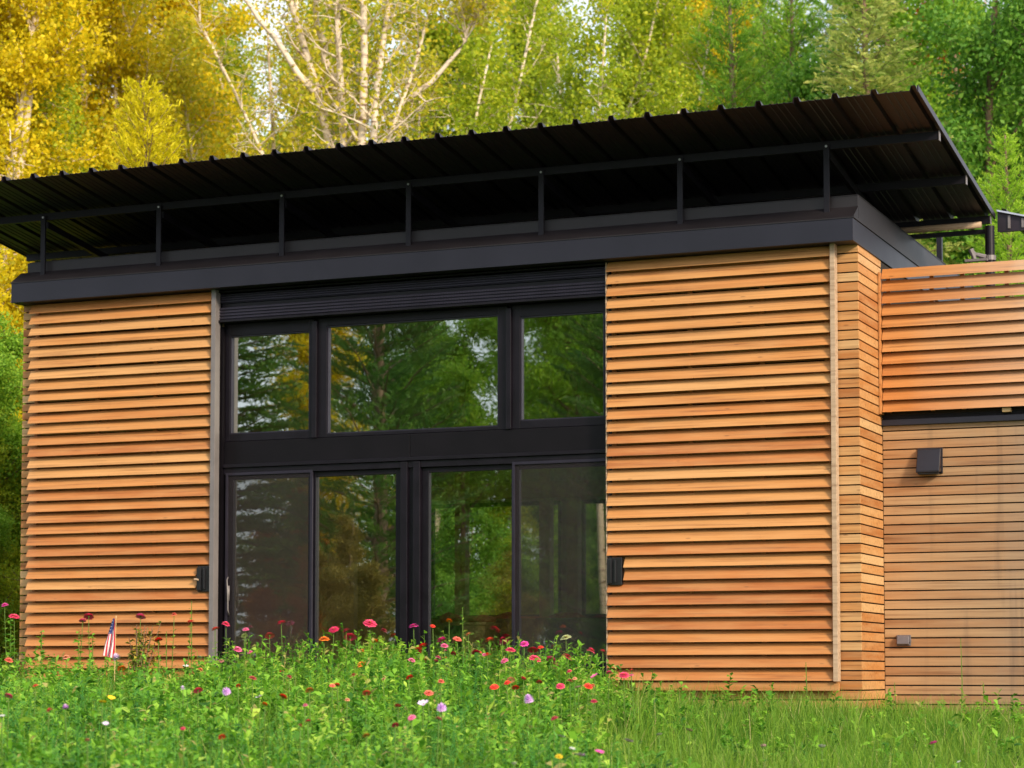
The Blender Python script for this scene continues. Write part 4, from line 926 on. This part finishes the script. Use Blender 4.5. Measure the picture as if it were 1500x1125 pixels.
# x, y, z, radius, kind, colour, label
FL = [(-8.886, -0.920, 1.151, 0.0388, 'zinnia', 'magenta', 'tall magenta zinnia left of the cabin corner', 1),
      (-8.596, -1.160, 1.021, 0.0612, 'zinnia', 'pinkred', 'tall pinkish-red zinnia left of the cabin corner', 1),
      (-7.672, -1.188, 1.011, 0.0564, 'zinnia', 'pinkred', 'tall pinkish-red zinnia before the left shutter near the flag', 1),
      (-7.545, -1.494, 0.961, 0.0408, 'zinnia', 'pink', 'tall pink zinnia before the left shutter near the flag', 1),
      (-6.955, -1.351, 1.000, 0.0554, 'zinnia', 'pink', 'tall pink zinnia before the left shutter near its edge trim', 1),
      (-6.611, -1.281, 1.019, 0.0331, 'zinnia', 'coral', 'left one of two tall coral zinnia before the left shutter near its edge trim', 1),
      (-6.376, -1.359, 0.940, 0.0439, 'zinnia', 'coral', 'right one of two tall coral zinnia before the left shutter near its edge trim', 1),
      (-6.328, -2.037, 0.754, 0.0461, 'zinnia', 'red', 'tall red zinnia before the left shutter near its edge trim', 1),
      (-5.867, -1.755, 0.861, 0.0428, 'zinnia', 'coral', 'tall coral zinnia before the leftmost glazed door', 1),
      (-5.877, -1.529, 0.912, 0.0432, 'zinnia', 'pinkred', 'left one of two tall pinkish-red zinnia before the leftmost glazed door', 1),
      (-5.512, -1.786, 0.851, 0.0354, 'zinnia', 'pink', 'tall pink zinnia before the leftmost glazed door', 1),
      (-5.503, -1.828, 0.792, 0.0353, 'zinnia', 'cream', 'tall greenish-cream zinnia before the leftmost glazed door', 1),
      (-5.286, -2.342, 0.655, 0.0481, 'zinnia', 'pink', 'left one of two mid-height pink zinnia before the leftmost glazed door', 1),
      (-5.177, -1.924, 0.788, 0.0489, 'zinnia', 'dullred', 'tall faded dark red zinnia before the leftmost glazed door', 1),
      (-5.362, -1.352, 0.925, 0.0503, 'zinnia', 'pinkred', 'right one of two tall pinkish-red zinnia before the leftmost glazed door', 1),
      (-4.456, -2.194, 0.748, 0.0545, 'zinnia', 'orange', 'left one of two tall orange zinnia before the second glazed door', 1),
      (-4.531, -1.855, 0.843, 0.0520, 'zinnia', 'crimson', 'left one of two tall crimson zinnia before the second glazed door', 1),
      (-8.023, -2.063, 0.562, 0.0438, 'zinnia', 'coral', 'mid-height coral zinnia left of the cabin corner', 1),
      (-6.777, -2.929, 0.579, 0.0413, 'zinnia', 'salmon', 'mid-height salmon zinnia before the left shutter near the flag', 1),
      (-5.918, -3.334, 0.475, 0.0432, 'zinnia', 'orange', 'mid-height orange zinnia before the left shutter near the flag', 1),
      (-6.411, -2.640, 0.574, 0.0450, 'pompon', 'palelilac', 'mid-height pale lilac pompon flower before the left shutter near the flag', 1),
      (-5.664, -2.141, 0.504, 0.0419, 'zinnia', 'dullpink', 'left one of two mid-height faded pink zinnia before the leftmost glazed door', 1),
      (-5.121, -3.306, 0.462, 0.0361, 'zinnia', 'coral', 'mid-height coral zinnia before the left shutter near its edge trim', 1),
      (-5.578, -2.135, 0.549, 0.0314, 'zinnia', 'dullpink', 'right one of two mid-height faded pink zinnia before the leftmost glazed door', 1),
      (-5.293, -3.265, 0.493, 0.0297, 'cosmos', 'white', 'left one of two mid-height white cosmos before the left shutter near its edge trim', 1),
      (-5.526, -2.617, 0.578, 0.0273, 'cosmos', 'white', 'right one of two mid-height white cosmos before the left shutter near its edge trim', 1),
      (-3.121, -9.049, 0.288, 0.0299, 'zinnia', 'pink', 'low pink zinnia left of the cabin corner', 0),
      (-2.332, -9.606, 0.224, 0.0238, 'pompon', 'lilac', 'low lilac pompon flower before the left shutter near the flag', 0),
      (-2.363, -9.165, 0.251, 0.0268, 'cosmos', 'yellow', 'left one of two low yellow cosmos before the left shutter near the flag', 0),
      (-2.488, -8.871, 0.272, 0.0274, 'cosmos', 'yellow', 'right one of two low yellow cosmos before the left shutter near the flag', 0),
      (-1.621, -10.282, 0.151, 0.0182, 'cosmos', 'palelilac', 'foremost pale lilac cosmos before the left shutter near the flag', 0),
      (-2.400, -7.970, 0.317, 0.0338, 'zinnia', 'pinkred', 'low pinkish-red zinnia before the left shutter near its edge trim', 0),
      (-2.167, -8.002, 0.305, 0.0311, 'pompon', 'lilac', 'low lilac pompon flower before the leftmost glazed door', 0),
      (-2.656, -6.779, 0.396, 0.0313, 'zinnia', 'dullred', 'low faded dark red zinnia before the leftmost glazed door', 0),
      (-1.825, -8.183, 0.277, 0.0258, 'cosmos', 'palelilac', 'low pale lilac cosmos before the leftmost glazed door', 0),
      (-1.732, -8.036, 0.280, 0.0331, 'zinnia', 'red', 'right one of two low red zinnia before the leftmost glazed door', 0),
      (-1.551, -8.609, 0.240, 0.0204, 'zinnia', 'orange', 'low orange zinnia before the leftmost glazed door', 0),
      (-1.830, -7.493, 0.316, 0.0319, 'zinnia', 'rust', 'low rusty orange zinnia before the leftmost glazed door', 0),
      (-0.753, -10.525, 0.095, 0.0212, 'zinnia', 'red', 'foremost red zinnia before the leftmost glazed door', 0),
      (-1.214, -11.085, 0.087, 0.0169, 'zinnia', 'dullpink', 'foremost faded pink zinnia before the left shutter near the flag', 0),
      (-2.310, -10.267, 0.187, 0.0186, 'cosmos', 'white', 'foremost white cosmos left of the cabin corner', 0),
      (-2.533, -7.938, 0.326, 0.0219, 'pompon', 'palelilac', 'low pale lilac pompon flower before the left shutter near its edge trim', 0),
      (-4.430, -1.292, 0.911, 0.0709, 'zinnia', 'pinkred', 'right one of two tall pinkish-red zinnia before the second glazed door', 1),
      (-4.467, -1.640, 0.775, 0.0629, 'zinnia', 'pinkred', 'left one of two tall pinkish-red zinnia before the second glazed door', 1),
      (-4.470, -1.720, 0.838, 0.0418, 'zinnia', 'crimson', 'right one of two tall crimson zinnia before the second glazed door', 1),
      (-4.023, -2.019, 0.729, 0.0341, 'zinnia', 'orange', 'right one of two tall orange zinnia before the second glazed door', 1),
      (-3.805, -1.638, 0.873, 0.0518, 'zinnia', 'magenta', 'tall magenta zinnia before the black centre post', 1),
      (-3.336, -2.452, 0.676, 0.0495, 'zinnia', 'red', 'right one of two mid-height red zinnia before the black centre post', 1),
      (-3.451, -2.203, 0.556, 0.0468, 'zinnia', 'crimson', 'third from left of the mid-height crimson zinnia before the black centre post', 1),
      (-4.250, -1.814, 0.637, 0.0380, 'zinnia', 'orange', 'right one of two mid-height orange zinnia before the second glazed door', 1),
      (-3.610, -3.133, 0.509, 0.0386, 'zinnia', 'orange', 'left one of two mid-height orange zinnia before the second glazed door', 1),
      (-4.011, -1.970, 0.565, 0.0409, 'zinnia', 'salmon', 'mid-height salmon zinnia before the second glazed door', 1),
      (-1.827, -5.935, 0.400, 0.0322, 'zinnia', 'red', 'low red zinnia before the black centre post', 0),
      (-1.434, -7.436, 0.299, 0.0316, 'zinnia', 'coral', 'third from left of the low coral zinnia before the second glazed door', 0),
      (-1.106, -7.169, 0.298, 0.0344, 'zinnia', 'coral', 'left one of two low coral zinnia before the third glazed door', 0),
      (-0.839, -8.203, 0.226, 0.0274, 'zinnia', 'dullred', 'low faded dark red zinnia before the second glazed door', 0),
      (-0.770, -7.980, 0.236, 0.0370, 'cosmos', 'palelilac', 'low pale lilac cosmos before the black centre post', 0),
      (-0.540, -8.208, 0.211, 0.0339, 'pompon', 'lilac', 'low lilac pompon flower before the third glazed door', 0),
      (-0.267, -8.851, 0.162, 0.0279, 'zinnia', 'dullpink', 'foremost faded pink zinnia before the third glazed door', 0),
      (-0.178, -9.982, 0.095, 0.0237, 'zinnia', 'rust', 'foremost rusty orange zinnia before the second glazed door', 0),
      (-3.583, -1.693, 0.870, 0.0274, 'zinnia', 'red', 'tall red zinnia before the third glazed door', 1),
      (-3.613, -1.254, 0.931, 0.0350, 'zinnia', 'orange', 'tall orange zinnia before the third glazed door', 1),
      (-3.288, -2.142, 0.735, 0.0502, 'zinnia', 'magenta', 'tall magenta zinnia before the third glazed door', 1),
      (-3.174, -2.336, 0.677, 0.0397, 'zinnia', 'pink', 'third from left of the mid-height pink zinnia before the third glazed door', 1),
      (-3.123, -2.164, 0.740, 0.0433, 'zinnia', 'coral', 'left one of two tall coral zinnia before the third glazed door', 1),
      (-3.175, -1.801, 0.789, 0.0339, 'zinnia', 'salmon', 'tall salmon zinnia before the third glazed door', 1),
      (-3.007, -2.834, 0.569, 0.0322, 'zinnia', 'pink', 'second from left of the mid-height pink zinnia before the third glazed door', 1),
      (-3.235, -2.169, 0.562, 0.0333, 'zinnia', 'red', 'left one of two mid-height red zinnia before the third glazed door', 1),
      (-2.858, -2.047, 0.734, 0.0433, 'zinnia', 'coral', 'right one of two tall coral zinnia before the third glazed door', 1),
      (-2.836, -1.796, 0.744, 0.0337, 'zinnia', 'crimson', 'tall crimson zinnia before the third glazed door', 1),
      (-2.431, -2.573, 0.635, 0.0484, 'zinnia', 'pinkred', 'mid-height pinkish-red zinnia before the third glazed door', 1),
      (-2.431, -2.258, 0.692, 0.0425, 'zinnia', 'magenta', 'tall magenta zinnia before the rightmost glazed door', 1),
      (-2.369, -2.201, 0.638, 0.0524, 'zinnia', 'crimson', 'left one of two mid-height crimson zinnia before the rightmost glazed door', 1),
      (-2.224, -2.512, 0.557, 0.0580, 'zinnia', 'pinkred', 'leftmost of the mid-height pinkish-red zinnia before the rightmost glazed door', 1),
      (-2.281, -1.997, 0.554, 0.0528, 'zinnia', 'pink', 'mid-height pink zinnia before the rightmost glazed door', 1),
      (-2.182, -2.115, 0.505, 0.0360, 'zinnia', 'dullpink', 'mid-height faded pink zinnia before the rightmost glazed door', 1),
      (-2.162, -1.931, 0.750, 0.0562, 'zinnia', 'cream', 'tall greenish-cream zinnia before the rightmost glazed door', 1),
      (-1.962, -2.413, 0.575, 0.0515, 'zinnia', 'crimson', 'right one of two mid-height crimson zinnia before the rightmost glazed door', 1),
      (-1.679, -2.574, 0.626, 0.0413, 'zinnia', 'pinkred', 'third from left of the mid-height pinkish-red zinnia before the rightmost glazed door', 1),
      (-2.452, -2.662, 0.539, 0.0385, 'zinnia', 'pink', 'sixth from left of the mid-height pink zinnia before the third glazed door', 1),
      (-1.140, -5.669, 0.380, 0.0348, 'zinnia', 'salmon', 'low salmon zinnia before the third glazed door', 0),
      (-0.977, -6.358, 0.335, 0.0334, 'zinnia', 'red', 'left one of two low red zinnia before the third glazed door', 0),
      (-0.896, -5.719, 0.366, 0.0266, 'zinnia', 'dullred', 'low faded dark red zinnia before the rightmost glazed door', 0),
      (-0.631, -5.976, 0.338, 0.0338, 'zinnia', 'pinkred', 'second from left of the low pinkish-red zinnia before the rightmost glazed door', 0),
      (-0.480, -6.021, 0.329, 0.0259, 'cosmos', 'palepink', 'low pale pink cosmos before the rightmost glazed door', 0),
      (-0.470, -5.843, 0.338, 0.0340, 'zinnia', 'red', 'right one of two low red zinnia before the rightmost glazed door', 0),
      (-0.773, -4.910, 0.405, 0.0360, 'cosmos', 'pink', 'low pink cosmos before the rightmost glazed door', 0),
      (-0.650, -4.600, 0.415, 0.0450, 'zinnia', 'pinkred', 'low pinkish-red zinnia in the grass before the right shutter', 0),
      (-0.339, -7.281, 0.252, 0.0358, 'pompon', 'lilac', 'low lilac pompon flower before the rightmost glazed door', 0),
      (0.718, -9.412, 0.083, 0.0240, 'cosmos', 'palelilac', 'foremost pale lilac cosmos before the rightmost glazed door', 0),
      (1.003, -9.985, 0.037, 0.0171, 'cosmos', 'white', 'foremost white cosmos before the rightmost glazed door', 0),
      (1.079, -10.364, 0.012, 0.0202, 'zinnia', 'yellow', 'foremost yellow zinnia before the rightmost glazed door', 0),
      (1.155, -10.267, 0.013, 0.0314, 'cosmos', 'lilac', 'foremost lilac cosmos before the rightmost glazed door', 0),
      (1.181, -10.062, 0.024, 0.0263, 'cosmos', 'magenta', 'foremost magenta cosmos before the rightmost glazed door', 0),
      (1.111, -9.421, 0.062, 0.0277, 'cosmos', 'lilac', 'foremost lilac cosmos in the grass before the right shutter', 0),
      (1.025, -10.819, -0.010, 0.0160, 'cosmos', 'white', 'foremost white cosmos before the third glazed door', 0),
      (0.436, -6.943, 0.031, 0.0215, 'cosmos', 'white', 'left one of two foremost white cosmos in the grass before the right shutter', 0),
      (0.516, -6.564, 0.050, 0.0293, 'cosmos', 'palepink', 'left one of two foremost pale pink cosmos in the grass before the right shutter', 0),
      (1.226, -7.262, -0.025, 0.0206, 'cosmos', 'palepink', 'right one of two foremost pale pink cosmos in the grass before the right shutter', 0),
      (1.552, -7.083, -0.030, 0.0253, 'cosmos', 'white', 'right one of two foremost white cosmos in the grass before the right shutter', 0),
      (2.103, -6.398, -0.022, 0.0308, 'cosmos', 'magenta', 'foremost magenta cosmos in the grass before the wing wall', 0),
      (2.483, -7.450, -0.097, 0.0131, 'cosmos', 'white', 'foremost white cosmos in the grass before the wing wall', 0),
      (-1.475, -6.156, 0.371, 0.0263, 'zinnia', 'coral', 'right one of two low coral zinnia before the third glazed door', 0),
      (-2.926, -2.012, 0.599, 0.0234, 'zinnia', 'pink', 'fifth from left of the mid-height pink zinnia before the third glazed door', 1),
      (-5.258, -2.159, 0.631, 0.0277, 'zinnia', 'pink', 'right one of two mid-height pink zinnia before the leftmost glazed door', 1),
      (-1.643, -3.187, 0.448, 0.0247, 'zinnia', 'pinkred', 'second from left of the mid-height pinkish-red zinnia before the rightmost glazed door', 1),
      (-3.481, -2.227, 0.649, 0.0401, 'zinnia', 'red', 'left one of two mid-height red zinnia before the black centre post', 1),
      (-1.446, -2.194, 0.456, 0.0257, 'zinnia', 'coral', 'mid-height coral zinnia in the grass before the right shutter', 1),
      (-1.879, -6.259, 0.386, 0.0185, 'zinnia', 'pink', 'low pink zinnia before the second glazed door', 0),
      (-0.771, -5.428, 0.375, 0.0296, 'zinnia', 'crimson', 'left one of two low crimson zinnia before the rightmost glazed door', 0),
      (-2.600, -2.695, 0.592, 0.0354, 'zinnia', 'red', 'right one of two mid-height red zinnia before the third glazed door', 1),
      (-2.210, -2.420, 0.659, 0.0291, 'zinnia', 'red', 'mid-height red zinnia before the rightmost glazed door', 1),
      (-1.055, -5.937, 0.362, 0.0264, 'zinnia', 'red', 'right one of two low red zinnia before the third glazed door', 0),
      (-1.904, -6.940, 0.350, 0.0254, 'zinnia', 'coral', 'second from left of the low coral zinnia before the second glazed door', 0),
      (-3.375, -1.874, 0.639, 0.0237, 'zinnia', 'pink', 'fourth from left of the mid-height pink zinnia before the third glazed door', 1),
      (-0.833, -6.320, 0.330, 0.0308, 'zinnia', 'red', 'left one of two low red zinnia before the rightmost glazed door', 0),
      (-2.520, -6.484, 0.405, 0.0212, 'zinnia', 'crimson', 'low crimson zinnia before the leftmost glazed door', 0),
      (-3.418, -2.346, 0.616, 0.0332, 'zinnia', 'crimson', 'second from left of the mid-height crimson zinnia before the black centre post', 1),
      (-3.912, -2.468, 0.525, 0.0300, 'zinnia', 'pinkred', 'mid-height pinkish-red zinnia before the second glazed door', 1),
      (-2.229, -6.038, 0.415, 0.0323, 'zinnia', 'crimson', 'low crimson zinnia before the second glazed door', 0),
      (-2.773, -2.552, 0.618, 0.0390, 'zinnia', 'crimson', 'right one of two mid-height crimson zinnia before the third glazed door', 1),
      (-3.396, -2.596, 0.450, 0.0361, 'zinnia', 'crimson', 'leftmost of the mid-height crimson zinnia before the black centre post', 1),
      (-0.845, -4.400, 0.436, 0.0285, 'zinnia', 'pink', 'left one of two low pink zinnia in the grass before the right shutter', 0),
      (-1.782, -2.007, 0.631, 0.0294, 'zinnia', 'pinkred', 'fourth from left of the mid-height pinkish-red zinnia before the rightmost glazed door', 1),
      (-0.604, -4.559, 0.415, 0.0197, 'zinnia', 'pink', 'right one of two low pink zinnia in the grass before the right shutter', 0),
      (-4.553, -2.843, 0.445, 0.0298, 'zinnia', 'coral', 'mid-height coral zinnia before the leftmost glazed door', 1),
      (-2.893, -2.769, 0.605, 0.0290, 'zinnia', 'crimson', 'left one of two mid-height crimson zinnia before the third glazed door', 1),
      (-1.907, -7.006, 0.345, 0.0228, 'zinnia', 'coral', 'leftmost of the low coral zinnia before the second glazed door', 0),
      (-3.362, -2.100, 0.544, 0.0302, 'zinnia', 'pink', 'leftmost of the mid-height pink zinnia before the third glazed door', 1),
      (-0.817, -5.210, 0.390, 0.0191, 'zinnia', 'salmon', 'low salmon zinnia before the rightmost glazed door', 0),
      (-1.114, -5.485, 0.390, 0.0244, 'zinnia', 'pinkred', 'leftmost of the low pinkish-red zinnia before the rightmost glazed door', 0),
      (-0.467, -5.756, 0.342, 0.0210, 'zinnia', 'pinkred', 'third from left of the low pinkish-red zinnia before the rightmost glazed door', 0),
      (-3.003, -1.930, 0.625, 0.0235, 'zinnia', 'coral', 'mid-height coral zinnia before the third glazed door', 1),
      (-3.348, -2.655, 0.547, 0.0360, 'zinnia', 'pink', 'mid-height pink zinnia before the black centre post', 1),
      (-0.303, -9.364, 0.136, 0.0228, 'zinnia', 'crimson', 'foremost crimson zinnia before the second glazed door', 0),
      (-2.394, -7.448, 0.346, 0.0174, 'zinnia', 'red', 'left one of two low red zinnia before the leftmost glazed door', 0),
      (0.274, -8.387, 0.161, 0.0262, 'zinnia', 'crimson', 'foremost crimson zinnia before the rightmost glazed door', 0),
      (-1.290, -8.003, 0.260, 0.0187, 'zinnia', 'salmon', 'low salmon zinnia before the second glazed door', 0),
      (-0.731, -9.693, 0.139, 0.0144, 'zinnia', 'crimson', 'foremost crimson zinnia before the leftmost glazed door', 0),
      (-0.813, -9.447, 0.157, 0.0168, 'zinnia', 'pinkred', 'foremost pinkish-red zinnia before the leftmost glazed door', 0),
      (0.021, -7.044, 0.247, 0.0240, 'zinnia', 'crimson', 'right one of two low crimson zinnia before the rightmost glazed door', 0),
      (-3.648, -7.992, 0.346, 0.0224, 'zinnia', 'red', 'low red zinnia before the left shutter near the flag', 0),
      (-1.148, -10.257, 0.129, 0.0160, 'zinnia', 'crimson', 'foremost crimson zinnia before the left shutter near its edge trim', 0),
      (-1.313, -8.531, 0.232, 0.0181, 'zinnia', 'pink', 'low pink zinnia before the leftmost glazed door', 0),
      (-2.329, -9.778, 0.214, 0.0235, 'zinnia', 'pinkred', 'low pinkish-red zinnia before the left shutter near the flag', 0),
      (-0.430, -8.876, 0.169, 0.0259, 'zinnia', 'pink', 'foremost pink zinnia before the black centre post', 0)]
for i, (x, y, z, s, kd, c, lb, tall) in enumerate(FL): flower(kd, c, x, y, z, s, lb, 100 + i, tall)

# tall weeds rising in front of the glass and shutters
def weed(x, y, h, label, seed, mat='weeds', spike=False, rad=.1, nl=44):
    g = rng(seed); gz = float(ground_z(x, y)); o = empty('tall_weed', (x, y, gz), label, 'plant', 'tall leafy weeds in front of the cabin')
    mb = MB(); mb.tube([(0, 0, -.02), (.01, 0, h * .5), (0, .01, h)], [.006, .005, .003], 5, .4); mb.build('stem', M['stem'], o)
    t = g.uniform(.3, 1, nl) ** .8; az = g.uniform(0, 6.28, nl); el = g.uniform(.1, .9, nl)
    D = np.stack([np.cos(az) * np.cos(el), np.sin(az) * np.cos(el), np.sin(el)], 1); N_ = np.stack([-np.cos(az) * np.sin(el), -np.sin(az) * np.sin(el), np.cos(el)], 1) + g.normal(0, .3, (nl, 3))
    L = rad * g.uniform(.6, 1.2, nl) * (1.25 - t * (.75 if not spike else 1.0)); P = np.stack([0 * t, 0 * t, h * t], 1)
    V = leaf_blades(P, D, N_, L, L * .26, g, g.uniform(.1, .5, nl)); r = g.uniform(.3, 1, nl)
    link_mesh('leaves', quads_mesh('leaves', V, np.concatenate([r, r]), M[mat]), o)
    return o
WD = [(-7.522, -1.600, 0.773, 'broad leafy weed left of the little flag', False, 30, .09),
      (-7.166, -1.900, 0.728, 'second leafy weed left of the little flag', False, 30, .09),
      (-6.583, -1.000, 1.033, 'thin tall weed with a leafy top near the left shutter edge', False, 22, .06),
      (-6.571, -1.500, 0.742, 'short sparse weed in front of the left shutter', False, 14, .05),
      (-5.804, -1.600, 0.674, 'leafy weed at the foot of the leftmost glazed door', False, 30, .09),
      (-5.170, -1.800, 0.646, 'leafy weed under the pinkish-red bloom before the leftmost door', False, 36, .10),
      (-4.222, -1.700, 0.732, 'leafy weed under the largest pinkish-red bloom', False, 40, .10),
      (-3.700, -1.800, 0.587, 'leafy weed at the foot of the black centre post', False, 36, .10),
      (-3.458, -1.300, 0.937, 'tall slender weed with a pale bud spike before the third door', True, 26, .10),
      (-2.833, -1.900, 0.534, 'leafy weed before the dark post between third and rightmost door', False, 34, .09),
      (-2.113, -1.700, 0.644, 'curly-leaved weed beside the greenish-cream zinnia', False, 30, .10),
      (-2.391, -2.000, 0.547, 'leafy weed under the pinkish-red blooms before the rightmost door', False, 34, .09),
      (-8.548, -1.300, 0.889, 'leafy weed at the far left by the cabin corner', False, 46, .11),
      (-8.035, -1.500, 0.752, 'bushy weed left in front of the cabin corner', False, 46, .11),
      (-5.312, -2.400, 0.671, 'rounded leafy weed before the grey edge trim', False, 40, .09),
      (-0.236, -0.900, 0.539, 'thin blade-leaved weed before the right shutter near its right end', True, 10, .07),
      (0.907, 0.400, 0.825, 'thin pale weed stalk against the weathered wing wall', True, 9, .05),
      (0.296, 0.300, 0.378, 'short weed in the grass under the outlet cover', False, 12, .05),
      (1.132, 0.300, 0.421, 'short pale weed at the right foot of the wing wall', False, 12, .05)]
for i, (x, y, h, lb, sp, n, rad) in enumerate(WD): weed(x, y, h, lb, 700 + i, 'weeds', sp, rad, n)
# bushy plant with yellowing leaves right of the flag
def bushy(x, y, h, label):
    g = rng(77); gz = float(ground_z(x, y)); o = empty('yellowing_plant', (x, y, gz), label, 'plant')
    mb = MB(); Vs = []; Rs = []
    for k in range(20):
        a = g.uniform(0, 6.28); s = g.uniform(.05, .27); e = (math.cos(a) * s, math.sin(a) * s * .6, h * g.uniform(.5, 1.02))
        mb.tube([(0, 0, 0), (e[0] * .5, e[1] * .5, h * .5), e], [.007, .005, .003], 5, .2)
        n = 22; t = g.uniform(.45, 1, n); P = np.array(e)[None] * t[:, None]; az = g.uniform(0, 6.28, n); el = g.uniform(-.2, .7, n)
        D = np.stack([np.cos(az) * np.cos(el), np.sin(az) * np.cos(el), np.sin(el)], 1); N_ = np.stack([-np.cos(az) * np.sin(el), -np.sin(az) * np.sin(el), np.cos(el)], 1) + g.normal(0, .3, (n, 3))
        L = g.uniform(.04, .075, n); Vs.append(leaf_blades(P, D, N_, L, L * .27, g, g.uniform(.1, .6, n))); r = g.uniform(0, 1, n); Rs += [r, r]
    mb.build('stem', M['brown_bark'], o); link_mesh('leaves', quads_mesh('leaves', np.concatenate(Vs), np.concatenate(Rs), leaf('yellowing_leaves', [(0, (.1, .22, .03)), (.6, (.28, .34, .04)), (.85, (.6, .42, .06)), (1, (.55, .2, .06))])), o)
bushy(-6.98, -1.35, .84, 'bushy plant with yellowing leaves right of the little flag')

# little flag on a stick, hanging limp
def small_flag(x, y, ztop):
    gz = float(ground_z(x, y)); o = empty('small_flag', (x, y, gz), 'little red, white and blue striped flag hanging limp among the flowers', 'flag')
    H = ztop - gz
    mb = MB(); mb.tube([(0, 0, -.03), (.015, 0, H)], [.005, .004], 6); mb.tube([(.015, 0, H), (.0155, 0, H + .022)], [.008, .002], 6); mb.build('flag_stick', M['tan_wood'], o)
    red = plain('flag_red', (.55, .02, .05), .8); wht = plain('flag_white', (.72, .7, .74), .8); blu = plain('flag_blue', (.025, .04, .17), .8)
    # cloth: u along the length (hanging down), v across the 13 stripes (gathered into folds)
    nu, nv = 22, 26; L, Wd = .36, .125; fb = MB()
    def P(u, v):
        fold = .018 * math.sin(v * 11 + u * 2.5) * (.35 + u); top = 1 - u
        spread = .22 + .78 * min(1, u * 1.5)
        return (.02 + (v - .5) * Wd * spread - .085 * u - .012 * top, -.014 + fold - .01, H - .01 - L * u - .03 * v * u)
    for i in range(nu + 1):
        for j in range(nv + 1): fb.v.append(P(i / nu, j / nv))
    for i in range(nu):
        for j in range(nv):
            u, v = (i + .5) / nu, (j + .5) / nv; a = i * (nv + 1) + j
            fb.f.append((a, a + 1, a + nv + 2, a + nv + 1)); fb.r.append(.5)
            st = int(v * 13)
            if u < .42 and v < 7.1 / 13 + .3 * (u < .3): fb.mi.append(2)
            else: fb.mi.append(0 if st % 2 == 0 else 1)
    c = fb.build('flag_cloth', [red, wht, blu], o)
    so = c.modifiers.new('thickness', 'SOLIDIFY'); so.thickness = .0015
    sb = MB(); gg = random.Random(3)
    for a in range(5):
        for b in range(4):
            u, v = .06 + a * .08, .08 + b * .13 + (a % 2) * .05; p = P(u, v)
            pts = []
            for k in range(10):
                rr = .0042 if k % 2 == 0 else .0018; an = math.pi / 2 + k * math.pi / 5
                pts.append((p[0] + rr * math.cos(an), p[1] - .004, p[2] + rr * math.sin(an)))
            sb.poly(pts[::-1])
    sb.build('star', wht, c)
small_flag(-7.10, -1.6, .985)
